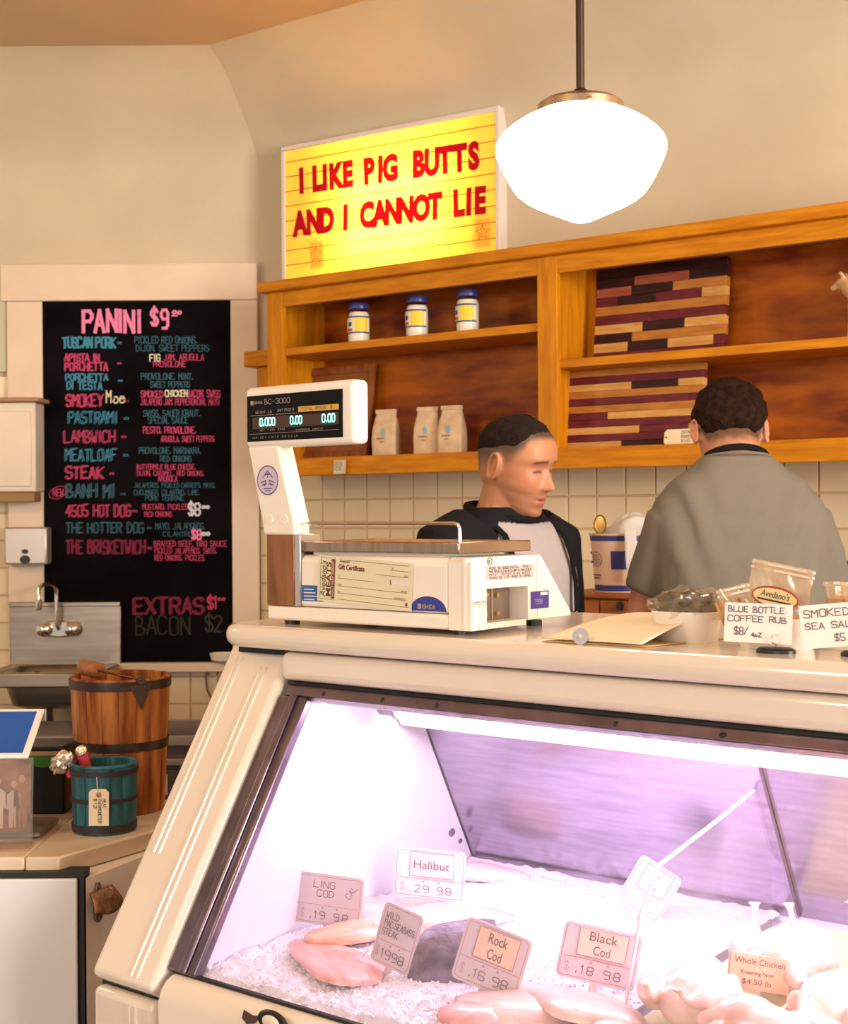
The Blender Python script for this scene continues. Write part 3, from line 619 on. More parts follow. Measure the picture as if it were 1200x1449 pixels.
# low stainless bench against the chalkboard wall
p0 = ypx(30, 1043, 4.75); p1 = ypx(305, 1043, 4.75)
st = thing('steel_work_table', 'stainless work table with dark refrigerator drawers below the sink', 'table', T((0, 0, 0)))
zt = p0.z
obj('table_top', MB().box(p0.x - .6, p1.x + .05, 4.75, 5.12, zt - .03, zt), mat('steel_top', (.20, .12, .11), .25, 1., var=.2, scale=20), st, bevel=.004)
obj('front_edge', MB().box(p0.x - .6, p1.x + .05, 4.735, 4.75, zt - .032, zt + .004), m_steel, st, bevel=.003)
obj('cabinet_body', MB().box(p0.x - .58, p1.x + .03, 4.78, 5.1, .1, zt - .03), m_dkst, st)
obj('rail', MB().box(p0.x - .58, p1.x + .03, 4.745, 4.78, zt - .10, zt - .075), m_steel, st, bevel=.003)
for i, x in enumerate((-1.55, -1.30, -1.05)):
    d_ = obj('drawer', MB().box(x, x + .22, 4.765, 4.78, zt - .30, zt - .115), m_dkst, st, bevel=.003)
    obj('label_holder', MB().box(x + .12, x + .18, 4.76, 4.765, zt - .20, zt - .13), mat('dull_label', (.36, .28, .2), .6), d_)
    obj('handle', MB().box(x, x + .22, 4.74, 4.765, zt - .325, zt - .30), m_steel, d_, bevel=.003)
for x in (p0.x - .55, p1.x - .02):
    for y in (4.80, 5.06): obj('leg', MB().box(x, x + .03, y, y + .03, 0, .1), m_dkst, st)

# ================================================================== DISPLAY CASE
m_enam = mat('cream_enamel', (.80, .70, .60), .16, var=.03, scale=3, coat=.4)
m_gask = mat('gasket_metal', (.20, .15, .19), .28, .85, var=.25, scale=12, stretch=(1, 1, 1)); m_gap = mat('black_gap', (.01, .009, .009), .6)
m_liner = mat('white_liner', (.80, .76, .80), .35); m_pane = glassmat('case_glass', (.97, .96, .98), .035, dust_haze=.035, dcol=(.95, .93, 1))  # pane veil is dust plus glare haze put into its colour
XE = 1.9
GL_ = math.hypot(.262, .418); gy, gz = .262 / GL_, .418 / GL_
GM = Matrix(((1, 0, 0, 0), (0, gy, -gz, 0), (0, gz, gy, .808), (0, 0, 0, 1)))     # glass plane: x along, y up the slope, z outward
dc = thing('display_case', 'vintage cream enamel refrigerated display case with slanted glass front', 'display case', CF)
def rounded(x0, x1, y0, y1, r, corners):
    P = []
    for (cx, cy, a0, key) in ((x0, y0, 180, 'a'), (x1, y0, 270, 'b'), (x1, y1, 0, 'c'), (x0, y1, 90, 'd')):
        if key in corners:
            ox = cx + r if cx == x0 else cx - r; oy = cy + r if cy == y0 else cy - r
            P += [(ox + r * math.cos(R(a0 + i * 15)), oy + r * math.sin(R(a0 + i * 15))) for i in range(7)]
        else: P.append((cx, cy))
    return P
SLAB = 1.3125
obj('counter_slab', MB().prism(rounded(-.185, XE + .15, .215, .80, .07, 'ad'), 'z', 1.2745, SLAB), m_enam, dc, bevel=.0165, seg=5)
obj('shadow_gap', MB().box(-.16, XE, .26, .76, 1.262, 1.2745), m_gap, dc)
obj('upper_rail', MB().box(-.035, XE, .232, .32, 1.224, 1.2715), m_enam, dc, bevel=.014, seg=4)
obj('end_post', MB().box(-.192, -.042, -.045, .545, -.05, .016), m_enam, dc, GM, bevel=.013, seg=4)
for x in (-.163, -.150, -.098, -.084):
    obj('ridge', MB().tube([(x, -.03 if x > -.12 else .16, .0155), (x, .50 if x > -.12 else .515, .0155)], .0032, 6), m_enam, dc, GM, smooth=True)
obj('post_joint', MB().box(-.190, -.046, -.012, .25, .752, .772), m_gap, dc)
obj('lower_post', MB().box(-.192, -.046, -.030, .30, .0, .758), m_enam, dc, bevel=.012, seg=4)
for x in (-.100, -.086): obj('ridge', MB().tube([(x, -.0305, .02), (x, -.0305, .745)], .0032, 6), m_enam, dc, smooth=True)
obj('end_panel', MB().prism([(.02, 0), (.78, 0), (.78, 1.262), (.30, 1.262), (.03, .80)], 'x', -.188, -.172), m_enam, dc)
obj('end_panel', MB().prism([(.02, 0), (.78, 0), (.78, 1.262), (.30, 1.262), (.03, .80)], 'x', XE - .01, XE + .01), m_enam, dc)
fp = [(.012, .803), (-.008, .802), (-.020, .796), (-.030, .785), (-.036, .768), (-.036, .12), (.012, .12)]
obj('front_panel', MB().prism(fp, 'x', -.030, XE), m_enam, dc, bevel=.004)
obj('toe_kick', MB().box(-.17, XE, .03, .75, 0, .12), m_gap, dc)
obj('cabinet_body', MB().box(-.172, XE - .01, .013, .77, .12, .785), m_gap, dc)
obj('sill_strip', MB().box(-.03, XE, -.004, .004, .8035, .8075), m_gap, dc)
# chips in the enamel and the badge
q = cpx(357, 1398, s=-.028)
obj('enamel_chip', MB().add([(0, 0, 0), (.022, -.004, 0), (.04, 0, 0), (.03, -.014, 0), (.018, -.018, 0), (.004, -.012, 0)], [(0, 1, 2, 3, 4, 5)]), mat('chip_rust', (.06, .03, .025), .8), dc, T((q.x - .02, -.0256, .7914)) @ RX(48))
q = cpx(386, 1446, s=-.036)
bd = obj('badge', MB().lathe([(.030, 0), (.026, .003), (.004, .004)], 28, ay=.55), m_blk, dc, T((q.x, -.0362, q.z)) @ FACE, smooth=30)
obj('badge_face', MB().lathe([(.017, .004), (.012, .006), (.002, .0065)], 24, ay=.6), m_enam, bd, smooth=30)
# glass and its metal surround
obj('glass_pane', MB().box(-.01, XE, 0.004, GL_, -.005, .0), m_pane, dc, GM)
obj('gasket_top', MB().box(-.03, XE, GL_ - .034, GL_ + .004, -.012, .006), m_gask, dc, GM, bevel=.002)
obj('gasket_top_lip', MB().box(-.03, XE, GL_ - .016, GL_ - .008, .006, .010), m_gap, dc, GM, bevel=.001)
obj('gasket_side', MB().box(-.041, .022, -.004, GL_ - .034, -.012, .0065), m_gask, dc, GM, bevel=.004)
obj('gasket_side_lip', MB().box(-.012, .004, -.004, GL_ - .034, .0065, .0125), m_gask, dc, GM, bevel=.004, seg=3)
for u, v in ((462, 970), (545, 977), (622, 985), (875, 1003), (1025, 1016), (1028, 1022)):
    q = cpx(u, v, s=.25); obj('rivet', MB().sphere((q.x, GL_ - .026, .006), .004, .004, .002, 8, 6), m_gap, dc, GM)
# interior
obj('liner_end', MB().prism([(.004, .79), (.262, 1.215), (.50, 1.215), (.72, .80)], 'x', -.02, .012), m_liner, dc)
q = cpx(640, 1178, t=.013); q2 = cpx(652, 1190, t=.013)
for c_, r_ in ((q, .008), (q2, .005)):
    obj('liner_chip', MB().lathe([(r_, 0), (r_ * .8, .0008)], 9, ay=1.3), mat('chip_purple', (.16, .10, .17), .7), dc, T((.0122, c_.y, c_.z)) @ RY(90))
obj('liner_end', MB().prism([(.004, .79), (.262, 1.215), (.50, 1.215), (.72, .80)], 'x', XE - .04, XE - .02), m_liner, dc)
obj('liner_top', MB().box(.012, XE - .04, .27, .52, 1.216, 1.224), m_liner, dc)
m_door = mat('sliding_door_steel', (.40, .32, .44), .22, 1., var=.12, scale=10, stretch=(1, 1, 10))
def door(x0, x1, off):
    a = Vector((.505 + off, 1.212)); b = Vector((.70 + off, .845))
    return MB().add([(x0, a.x, a.y), (x1, a.x, a.y), (x1, b.x, b.y), (x0, b.x, b.y), (x0, a.x + .01, a.y), (x1, a.x + .01, a.y), (x1, b.x + .01, b.y), (x0, b.x + .01, b.y)], [(0, 1, 2, 3), (7, 6, 5, 4), (0, 4, 5, 1), (3, 2, 6, 7), (1, 5, 6, 2), (0, 3, 7, 4)])
obj('sliding_door', door(.012, .66, 0), m_door, dc); obj('sliding_door', door(.64, 1.28, .012), m_door, dc); obj('sliding_door', door(1.26, XE - .04, 0), m_door, dc)
obj('rear_ledge', MB().box(.012, XE - .04, .685, .76, .80, .846), m_liner, dc, bevel=.004)
obj('deck_tray', MB().prism([(.006, .786), (.69, .83), (.69, .838), (.006, .794)], 'x', .012, XE - .04), m_liner, dc)
obj('rear_wall', MB().prism([(.75, .79), (.78, .79), (.78, 1.262), (.565, 1.262), (.565, 1.222)], 'x', -.172, XE - .01), m_enam, dc)
obj('lamp_housing', MB().prism([(.285, 1.216), (.40, 1.216), (.385, 1.19), (.285, 1.183)], 'x', .02, XE - .04), m_liner, dc, bevel=.003)
m_fluo = mat('fluorescent', (1, 1, 1), emis=26., ecol=(.95, .80, 1.0))
obj('fluorescent_tube', MB().tube([(.085, .40, 1.170), (XE - .1, .40, 1.170)], .0125, 14), m_fluo, dc, smooth=True)
obj('lamp_socket', MB().lathe([(.016, 0), (.016, .03), (.02, .032), (.02, .04)], 18), mat('socket_grey', (.25, .2, .26), .5), dc, T((.045, .40, 1.170)) @ RY(90), smooth=30)
# glass divider
DX = .64; dprof = [(.185, .812), (.239, .957), (.288, 1.01), (.477, 1.045), (.637, 1.079), (.637, .842)]
obj('divider_pane', MB().prism(dprof, 'x', DX, DX + .005), glassmat('divider_glass', (.97, .95, .98), .045, dust_haze=.07, dcol=(1, .95, 1)), dc)
obj('divider_edge', MB().tube([(DX + .0025, y_, z_) for y_, z_ in dprof[:5]], .003, 6), mat('clear_edge', (.85, .82, .9), .2), dc)
obj('added_reflector', MB().prism([(.425, 1.214), (.478, 1.125), (.481, 1.127), (.428, 1.216)], 'x', .02, XE - .05), m_liner, dc)  # white plate added behind the tube to widen the bright band

# ------------------------------------------------------------------ inside the case
def dpx(u, v, h=0.):
    """pixel -> case coordinates on the sloping ice deck, h above it"""
    n = Vector((0, -.064, 1)).normalized(); p0 = Vector((0, 0, .80 + h))
    return CFI @ onp(u, v, CF @ p0, CF.to_3x3() @ n)
def deckz(s): return .80 + .064 * s
m_ice = mat('crushed_ice', (.90, .87, .93), .3, bump=.35, bscale=160, spec=.5)
ice = MB()
def icez(x, y): return deckz(y) + .009 + .007 * noise.noise(Vector((x * 14, y * 14, 0))) + .004 * noise.noise(Vector((x * 60, y * 60, 3))) - (.008 if y < .02 else 0)
ice.grid(lambda i, j: (.014 + (DX - .018) * i, .006 + .68 * j, icez(.014 + (DX - .018) * i, .006 + .68 * j)), 150, 120)
def crystals(n, x0, x1, y0, y1):
    for _ in range(n):
        x = random.uniform(x0, x1); y = y0 + (y1 - y0) * random.random() ** 1.6; r = random.uniform(.0012, .0034); z = icez(x, y) + r * .4
        Rm = Matrix.Rotation(random.uniform(0, 6), 3, Vector((random.random(), random.random(), random.random() + .01)).normalized())
        v = [Vector((x, y, z)) + Rm @ Vector(c) * r for c in ((1, .2, 0), (-.7, .9, .1), (-.6, -.9, 0), (.1, 0, 1.1), (.1, .1, -1))]
        ice.add(v, [(0, 1, 3), (1, 2, 3), (2, 0, 3), (1, 0, 4), (2, 1, 4), (0, 2, 4)])
crystals(5000, .016, DX - .01, .012, .35)
io = obj('crushed_ice', ice, m_ice, None, CF); io['kind'] = 'stuff'; tag(io, 'bed of white crushed ice under the fish inside the case', 'ice')

def fillet(name, lab, cat, u, v, Lm, Wm, Tm, yaw, m, grp=None, seed=0, lift=.012, taper=.45, bend=.0, hump=0.):
    q = dpx(u, v, .015); rnd = random.Random(seed); rings = []; Lm *= 1.2; Wm *= 1.45; Tm *= 1.15
    N = 22
    for i in range(N + 1):
        t = i / N; x = (t - .5) * Lm
        prof = max(.04, (math.sin(math.pi * min(1, max(0, t * .94 + .03))) ** .55)) * (1 - taper * t)
        w_ = Wm / 2 * prof * (1 + .06 * math.sin(t * 9 + seed)); h_ = Tm * prof ** .8
        yo = bend * math.sin(math.pi * t) + .004 * math.sin(t * 7 + seed); ring = []
        for k in range(20):
            a = 2 * math.pi * k / 20; ca, sa_ = math.cos(a), math.sin(a)
            zz = h_ * (max(sa_, 0) ** .8 * (1 - .25 * (ca * .5 + .5)) if sa_ > 0 else sa_ * .18) + hump * math.sin(math.pi * t)
            zz += .0022 * noise.noise(Vector((x * 60 + seed, ca * 2, sa_ * 2)))
            ring.append(Vector((x, yo + w_ * ca, zz)))
        rings.append(ring)
    o = obj(name, MB().loft(rings), m, None, CF @ T((q.x, q.y, deckz(q.y) + lift)) @ RZ(yaw) @ RX(3.66), smooth=70)
    return tag(o, lab, cat, grp)
def flesh(name, c1, c2, scale=14, st=(1, 3, 3)): return mat(name, c1, .28, var=.3, scale=scale, stretch=st, bump=.12, bscale=70, col2=c2, sss=.25, coat=.3)
f_pink = flesh('flesh_pink', (.80, .50, .44), (.72, .27, .21)); f_pale = flesh('flesh_pale', (.84, .66, .58), (.76, .46, .38)); f_org = flesh('flesh_orange', (.82, .54, .40), (.76, .36, .22)); f_rose = flesh('flesh_rose', (.80, .47, .42), (.70, .25, .21))
G = 'fish laid out on the ice'
fillet('fish_fillet', 'broad pink fish fillet with a pointed tip below the LING COD tag', 'fish', 468, 1358, .20, .105, .020, 158, f_pink, G, 1, taper=.55)
fillet('fish_fillet', 'orange-edged fish fillet lying behind the LING COD tag', 'fish', 520, 1322, .17, .07, .020, 60, f_org, G, 4, lift=.018)
fillet('fish_fillet', 'long pale fish fillet curving from the LING COD tag toward the small tag', 'fish', 545, 1300, .19, .08, .022, 150, f_pale, G, 6, lift=.016)
fillet('fish_fillet', 'rosy fish fillet beneath the white Halibut tag', 'fish', 590, 1290, .18, .09, .02, 120, f_rose, G, 8)
fillet('fish_fillet', 'cream fish fillet between the Halibut tag and the dark steak', 'fish', 640, 1300, .17, .10, .024, 40, f_pale, G, 9, lift=.014)
fillet('fish_fillet', 'white fish fillet at the rear ledge behind the Halibut tag', 'fish', 690, 1236, .13, .07, .022, 20, flesh('flesh_white', (.88, .74, .70), (.84, .62, .58)), G, 12)
fillet('fish_fillet', 'small red-pink fish fillet in front of the Rock Cod tag', 'fish', 680, 1432, .10, .07, .022, 75, f_rose, G, 14)
fillet('fish_fillet', 'pink fish fillet beside the Rock Cod tag, pointing to the divider', 'fish', 760, 1425, .19, .09, .022, 30, f_pale, G, 15)
fillet('fish_fillet', 'pale fish fillet lying across under the Black Cod tag', 'fish', 815, 1432, .18, .08, .024, 170, f_pale, G, 17, lift=.02)
fillet('fish_fillet', 'orange-pink fish fillet at the foot of the glass divider', 'fish', 862, 1440, .15, .065, .02, 140, f_org, G, 19, lift=.016)
# dark steak
q = dpx(615, 1390, .01)
rg = []
for z, a in ((0, .92), (.006, 1.0), (.03, 1.0), (.055, .96), (.066, .86), (.070, .60)):
    rg.append([Vector((x + z * .25, y + z * .3, z + .008 * x / .05 + .002 * noise.noise(Vector((x * 70, y * 70, z * 70))))) for x, y, _ in ellring((0, 0, 0), (1, 0, 0), (0, 1, 0), .062 * a, .034 * a, 36, 3.2)])
def steakm():
    return mat('dark_fish_skin', (.30, .24, .30), .4, var=.5, scale=30, bump=.4, bscale=120, col2=(.09, .055, .10), sss=.1)
tag(obj('fish_steak', MB().loft(rg), steakm(), None, CF @ T((q.x, q.y + .03, deckz(q.y) + .010)) @ RZ(35) @ RX(3), smooth=60), 'thick dark purple-skinned fish steak standing on the ice by the Rock Cod tag', 'fish', G)

m_card = mat('tag_plastic', (.66, .56, .58), .35); m_cardw = mat('tag_paper', (.78, .68, .66), .6); m_tpeach = mat('tag_peach', (.84, .62, .46), .6); m_line = mat('tag_line', (.55, .28, .30), .6); m_tink = mat('tag_ink', (.20, .13, .16), .7)
def price_tag(lab, u, vb, wd, ht, tilt, lines, price, printed, yaw=18, lean=10, h0=.05, stake=True, bw=m_card, thin=False):
    q = dpx(u, vb, .02)
    M = CF @ T((q.x, q.y, deckz(q.y) + .02)) @ RZ(yaw) @ RX(-lean) @ RY(tilt)
    o = thing('price_tag', lab, 'tag', M, 'price tags standing in the ice')
    def rr(w_, h_, r, z0):
        P = []
        for cx, cy, a0 in ((w_ / 2 - r, r, -90), (w_ / 2 - r, h_ - r, 0), (-w_ / 2 + r, h_ - r, 90), (-w_ / 2 + r, r, 180)):
            P += [(cx + r * math.cos(R(a0 + i * 18)), z0 + cy + r * math.sin(R(a0 + i * 18))) for i in range(6)]
        return P
    obj('card', MB().prism(rr(wd, ht, .008, 0), 'y', -.0015, .0015), bw, o)
    obj('rim', MB().tube([(x, -.0016, z) for x, z in rr(wd - .008, ht - .008, .006, .004)] + [(rr(wd - .008, ht - .008, .006, .004)[0][0], -.0016, rr(wd - .008, ht - .008, .006, .004)[0][1])], .0006, 4), m_line, o)
    if stake: obj('stake', MB().box(-.006, .006, -.001, .001, -.035, .002), m_card, o)
    obj('divider_line', MB().box(-wd / 2 + .006, wd / 2 - .006, -.0021, -.0015, ht * .385, ht * .395), m_line, o)
    y0 = ht * .86
    if printed:
        obj('name_slip', MB().box(-wd * .28, wd * .34, -.0025, -.0015, ht * .44, ht * .93), m_tpeach if printed == 'peach' else m_cardw, o)
        fr_ = MB()
        x0, x1, z0, z1 = -wd * .28, wd * .34, ht * .44, ht * .93
        fr_.tube([(x0, -.0026, z0), (x1, -.0026, z0), (x1, -.0026, z1), (x0, -.0026, z1), (x0, -.0026, z0)], .0009, 4); obj('slip_border', fr_, m_line, o)
        for i, tx in enumerate(lines):
            n = len(lines); h_ = ht * .16
            obj('print', ftw(tx, wd * .045 * len(tx) * 1.6, h_, ext=.0002), m_tink, o, T((wd * .03 - wd * .036 * len(tx), -.003, (z0 + z1) / 2 + (n - 1) * .5 * h_ * 1.5 - i * h_ * 1.5 - h_ / 2)) @ FACE)
    else:
        for i, tx in enumerate(lines):
            h_ = ht * (.13 if not thin else .10)
            obj('writing', fit(tx, min(wd * .8, wd * .085 * len(tx)), h_, .0011, jit=.03), m_tink, o, T((-wd * .24 if not thin else -wd * .38, -.0022, y0 - h_ - i * h_ * 1.35)) @ FACE)
    obj('currency', fit('$', wd * .07, ht * .15, .0008), m_line, o, T((-wd * .40, -.0022, ht * .13)) @ FACE)
    obj('price', fit(price, wd * .62, ht * .14, .0013, jit=.02), m_tink, o, T((-wd * .26, -.0022, ht * .12)) @ FACE)
    for x in (-.08, .14): obj('hole', MB().lathe([(.0018, 0), (.0018, .0004)], 10), m_line, o, T((wd * x, -.002, ht * .34)) @ FACE)
    return o
t1 = price_tag('rounded plastic price tag handwritten LING COD', 462, 1310, .118, .080, 2, ['LING', ' COD'], '.19 98', None)
obj('writing', strokes("CAL", .009, .001), m_tink, t1, T((.036, -.0022, .045)) @ FACE @ RZ(55))
price_tag('bright white price tag printed Halibut at the rear of the ice', 606, 1272, .125, .082, 2, ['Halibut'], '.29 98', 'white', yaw=22, lean=6, bw=mat('tag_white', (.86, .80, .82), .4))
price_tag('small tilted handwritten price tag reading WILD beside the dark steak', 550, 1370, .068, .090, 13, ['WILD', 'PAC.SEABASS', 'STEAK'], '1998', None, yaw=10, thin=True)
price_tag('tilted price tag with peach slip printed Rock Cod', 683, 1400, .100, .088, 15, ['Rock', 'Cod'], '.16 98', 'peach', yaw=18)
price_tag('leaning price tag with peach slip printed Black Cod', 840, 1392, .112, .078, 8, ['Black', 'Cod'], '.18 98', 'peach', yaw=24, lean=26)
price_tag('washed-out white price tag tilted against the glass divider', 900, 1290, .075, .085, 30, ['~~', '~~~'], '....', 'white', yaw=22, lean=4, bw=MC['tag_white'])

# chickens
def chicken_mesh():
    mb = MB()
    def el(c, r, rot=None): mb.sphere(c, *r, 22, 14, rot)
    el((0, 0, .052), (.085, .058, .052)); el((.035, 0, .066), (.055, .050, .044)); el((-.05, 0, .045), (.05, .042, .04))
    for s in (-1, 1):
        mb.tube([(.0, s * .046, .048), (-.04, s * .060, .056), (-.066, s * .058, .066)], [.036, .036, .028], 14)
        mb.tube([(-.062, s * .058, .066), (-.092, s * .048, .074), (-.118, s * .038, .074)], [.027, .020, .011], 14)
        mb.tube([(-.116, s * .038, .074), (-.134, s * .034, .084), (-.144, s * .031, .098)], [.009, .0065, .006], 8)
        for k in (-1, 0, 1): mb.tube([(-.143, s * .031, .096), (-.156, s * .031 + k * .009, .106), (-.163, s * .031 + k * .013, .102)], [.005, .0042, .0024], 6)
        mb.tube([(.05, s * .05, .065), (.02, s * .075, .05), (-.01, s * .078, .045)], [.020, .014, .012], 10)
        mb.tube([(-.01, s * .078, .045), (.03, s * .088, .035), (.05, s * .09, .032)], [.012, .009, .005], 10)
    mb.tube([(.075, 0, .06), (.105, 0, .052), (.125, .008, .045)], [.03, .018, .014], 12)
    me = remesh('whole_chicken', mb, .0035, 10)
    for v in me.vertices:
        v.co += Vector((0, 0, 1)) * .0015 * noise.noise(v.co * 45)
    return me
chm = chicken_mesh(); chm.materials.append(flesh('chicken_skin', (.88, .70, .62), (.82, .52, .44), 10, (1, 1, 1)))
tr = thing('chicken_tray', 'white tray lined with pale yellow paper under the whole chickens', 'tray', CF)
trx0, trx1 = DX + .006, XE - .06
obj('tray', MB().prism([(.012, .796), (.685, .840), (.685, .846), (.012, .802)], 'x', trx0, trx1), m_liner, tr)
obj('liner_paper', MB().prism([(.10, .8085), (.67, .8455), (.67, .8465), (.10, .8095)], 'x', trx0 + .004, trx1 - .02), mat('lemon_paper', (.80, .78, .45), .7), tr)
def chick(lab, t_, s_, yaw, roll=0, sc=.8):
    o = obj('whole_chicken', chm, None, None, CF @ T((t_, s_, deckz(s_) + .0105)) @ RZ(yaw) @ RX(roll) @ Matrix.Scale(sc, 4)); return tag(o, lab, 'chicken', 'whole chickens piled in the case')
chick('raw chicken lying behind the Whole Chicken card with its feet toward the divider', .775, .405, -56)
chick('raw chicken lying on the yellow paper near the sliding doors', .925, .52, -30)
chick('raw chicken in front of the Whole Chicken card, closest to the slanted glass', .865, .150, 165)
chick('small raw chicken lying against the glass divider in front of the card', .718, .245, 97, 0, .72)
chick('small raw chicken on the yellow paper to the side of the Whole Chicken card', .895, .292, -100, 0, .70)
chick('raw chicken on the yellow paper, the farthest from the glass divider', 1.04, .33, -50)
q = cpx(1073, 1402, s=.315)
wc = thing('chicken_sign', 'small peach card with clipped corner reading Whole Chicken', 'tag', CF @ T((q.x, q.y, q.z)) @ RZ(24) @ RX(-6) @ RY(5))
obj('card', MB().prism([(-.042, 0), (.042, 0), (.042, .034), (.034, .046), (-.042, .046)], 'y', -.001, .001), mat('card_peach', (.86, .55, .38), .6), wc)
for x in (-.041, .039): obj('edge_bar', MB().box(x, x + .002, -.0016, -.001, 0, .045 if x < 0 else .034), m_line, wc)
obj('print', ftw('Whole Chicken', .066, .0085, ext=.0002), m_tink, wc, T((-.034, -.0014, .033)) @ FACE)
obj('print', ftw('Roasting hens', .042, .005, ext=.0002), m_tink, wc, T((-.024, -.0014, .020)) @ FACE)
obj('print', ftw('$4.50 lb', .038, .007, ext=.0002), m_tink, wc, T((-.022, -.0014, .007)) @ FACE)
obj('skewer', MB().box(-.002, .002, -.001, .001, -(q.z - deckz(.315)), .004), m_card, wc)

# ================================================================== SCALE
SC = CF @ T((-.092, .262, SLAB))
m_sw = mat('scale_plastic', (.84, .77, .68), .32); m_swn = mat('scale_steel', (.66, .60, .58), .2, 1.); m_platter = mat('platter_steel', (.42, .30, .22), .25, 1., var=.15, scale=6, stretch=(14, 1, 1))
sc = thing('deli_scale', 'white electronic deli scale with raised customer display on the display case', 'scale', SC)
W, D = .432, .265
for x, y in ((.03, .03), (W - .04, .03), (.03, D - .03), (W - .04, D - .04)):
    obj('foot', MB().lathe([(.013, 0), (.013, .009)], 14), m_blk, sc, T((x, y, 0)))
obj('base_plinth', MB().box(0, W - .042, 0, D - .01, .008, .0315), m_sw, sc, bevel=.005, seg=3)
obj('main_housing', MB().prism([(0, .0325), (0, .110), (.008, .118), (.185, .118), (.262, .0325)], 'x', .078, W - .042), m_sw, sc, bevel=.007, seg=3)
sm = MB()
sm.prism([(0, .008), (0, .110), (.008, .118), (.040, .118), (.040, .008)], 'x', W - .0418, W)
sm.prism([(.040, .070), (.040, .118), (.185, .118), (.229, .070)], 'x', W - .0418, W)
sm.prism([(.150, .016), (.150, .070), (.229, .070), (.272, .022), (.272, .016)], 'x', W - .0418, W)
sm.prism([(.040, .008), (.040, .017), (.150, .017), (.150, .008)], 'x', W - .0418, W - .004)
obj('side_cover', sm, m_sw, sc, smooth=30)
obj('corner_round', MB().tube([(W - .012, .012, .008), (W - .012, .012, .117)], .013, 14), m_sw, sc, smooth=True)
cp = obj('connector_plate', MB().box(W - .040, W - .036, .041, .149, .018, .069), mat('connector_grey', (.22, .16, .13), .5, .3), sc)
X_ = W - .036
for y0, y1, z0, z1, m_ in ((.044, .068, .046, .066, m_blk), (.05, .075, .022, .030, m_blk), (.098, .100, .018, .069, m_swn)):
    obj('port', MB().box(X_, X_ + .003, y0, y1, z0, z1), m_, cp)
for y, z in ((.083, .058), (.112, .056), (.08, .027), (.112, .027), (.046, .027)):
    obj('screw_post', MB().tube([(X_, y, z), (X_ + .006, y, z)], .004, 8), MC['brass'], cp)
SIDE = RZ(90) @ FACE     # text plane on the +X side
sp = obj('spec_plate', MB().box(W + .0002, W + .0008, .040, .165, .083, .104), mat('plate_grey', (.55, .45, .42), .5), sc)
for k, tx in enumerate(('MODEL BC-3000 DIGITAL   TYPE II', 'MAX 30LB X 0.01LB CLASS III MIN 0.2LB', 'INPUT 115VAC 0.4A 60HZ', 'ISHIDA CO. LTD  MADE IN JAPAN')):
    obj('print', fit(tx, .11, .0032, .0006), m_ink, sp, T((W + .001, .046, .099 - k * .0048)) @ SIDE)
obj('approval_mark', MB().tube([(W + .0006, .048 + .006 * math.cos(a), .1115 + .0055 * math.sin(a)) for a in [i * math.pi / 8 for i in range(17)]], .0006, 4), m_ink, sc)
obj('approval_mark', fit('UL', .006, .005, .0008), m_ink, sc, T((W + .0008, .045, .109)) @ SIDE)
ps = obj('seal_sticker', MB().box(W + .0002, W + .0008, .157, .208, .032, .060), mat('purple_sticker', (.06, .03, .25), .4), sc)
obj('print', MB().box(W + .0008, W + .0011, .184, .204, .053, .058), m_cardw, ps); obj('print', fit('1998', .02, .007, .0008), mat('lilac', (.4, .35, .6), .6), ps, T((W + .001, .170, .040)) @ SIDE)
obj('seam', MB().box(W, W + .0005, .1745, .1755, .02, .118), mat('seam_grey', (.5, .43, .38), .5), sc)
for k, tx in enumerate(('THIS PRODUCT COMPLIES', 'WITH PART 15 OF', 'FCC RULES')): obj('print', fit(tx, .034, .0022, .0004), m_ink, sc, T((W + .0022, .003, .050 - k * .0035)) @ SIDE)
# column, neck, display
obj('column', MB().box(0, .064, 0, .032, .0325, .152), mat('column_painted_reflection', (.36, .15, .07), .25, .9, var=.35, scale=5, stretch=(6, 6, 1)), sc, bevel=.001)  # steel column; brown reflection of wood painted in as its colour
obj('column_edge', MB().box(.0645, .078, .0005, .05, .0325, .152), m_swn, sc, bevel=.001)
nk = [(-.006, .150), (.068, .150), (.068, .172), (.030, .302), (-.043, .302), (-.010, .172)]
obj('neck', MB().prism(nk, 'y', -.002, .036), m_sw, sc, bevel=.005, seg=3)
hd = obj('display_head', MB().box(-.047, .205, -.004, .034, .298, .402), m_sw, sc, bevel=.010, seg=4)
m_scr = mat('screen_black', (.004, .003, .003), .25, spec=.15)
sr = obj('screen', MB().box(-.040, .180, -.0055, -.0035, .309, .387), m_scr, sc, bevel=.001)
m_seg = mat('green_digits', (.2, .9, .7), emis=2.6, ecol=(.16, .95, .72)); m_gold = mat('gold_strip', (.62, .36, .05), .4); m_gr = mat('print_grey', (.38, .30, .27), .6)
def scr(tx, x, z, wd, h, sw, m): obj('readout', fit(tx, wd, h, sw), m, sr, T((x, -.0062, z)) @ FACE)
obj('window_tint', MB().box(-.026, .172, -.006, -.0055, .330, .350), mat('amber_tint', (.055, .018, .006), .3), sr)
scr('0.000', -.008, .335, .038, .0125, .0018, m_seg); scr('0.00', .064, .335, .028, .0125, .0018, m_seg); scr('0.00', .136, .335, .030, .0125, .0018, m_seg)
scr('BC-3000', .004, .371, .062, .008, .0008, m_gr); scr('ISHIDA', -.022, .3725, .022, .004, .0007, m_gr)
obj('logo_block', MB().box(-.030, -.024, -.0062, -.0055, .371, .378), m_gr, sr)
gs = obj('gold_strip', MB().box(.082, .172, -.0062, -.0055, .354, .363), m_gold, sr)
obj('readout', fit('TOTAL PRICE  $', .07, .005, .0006), m_ink, gs, T((.09, -.0064, .356)) @ FACE)
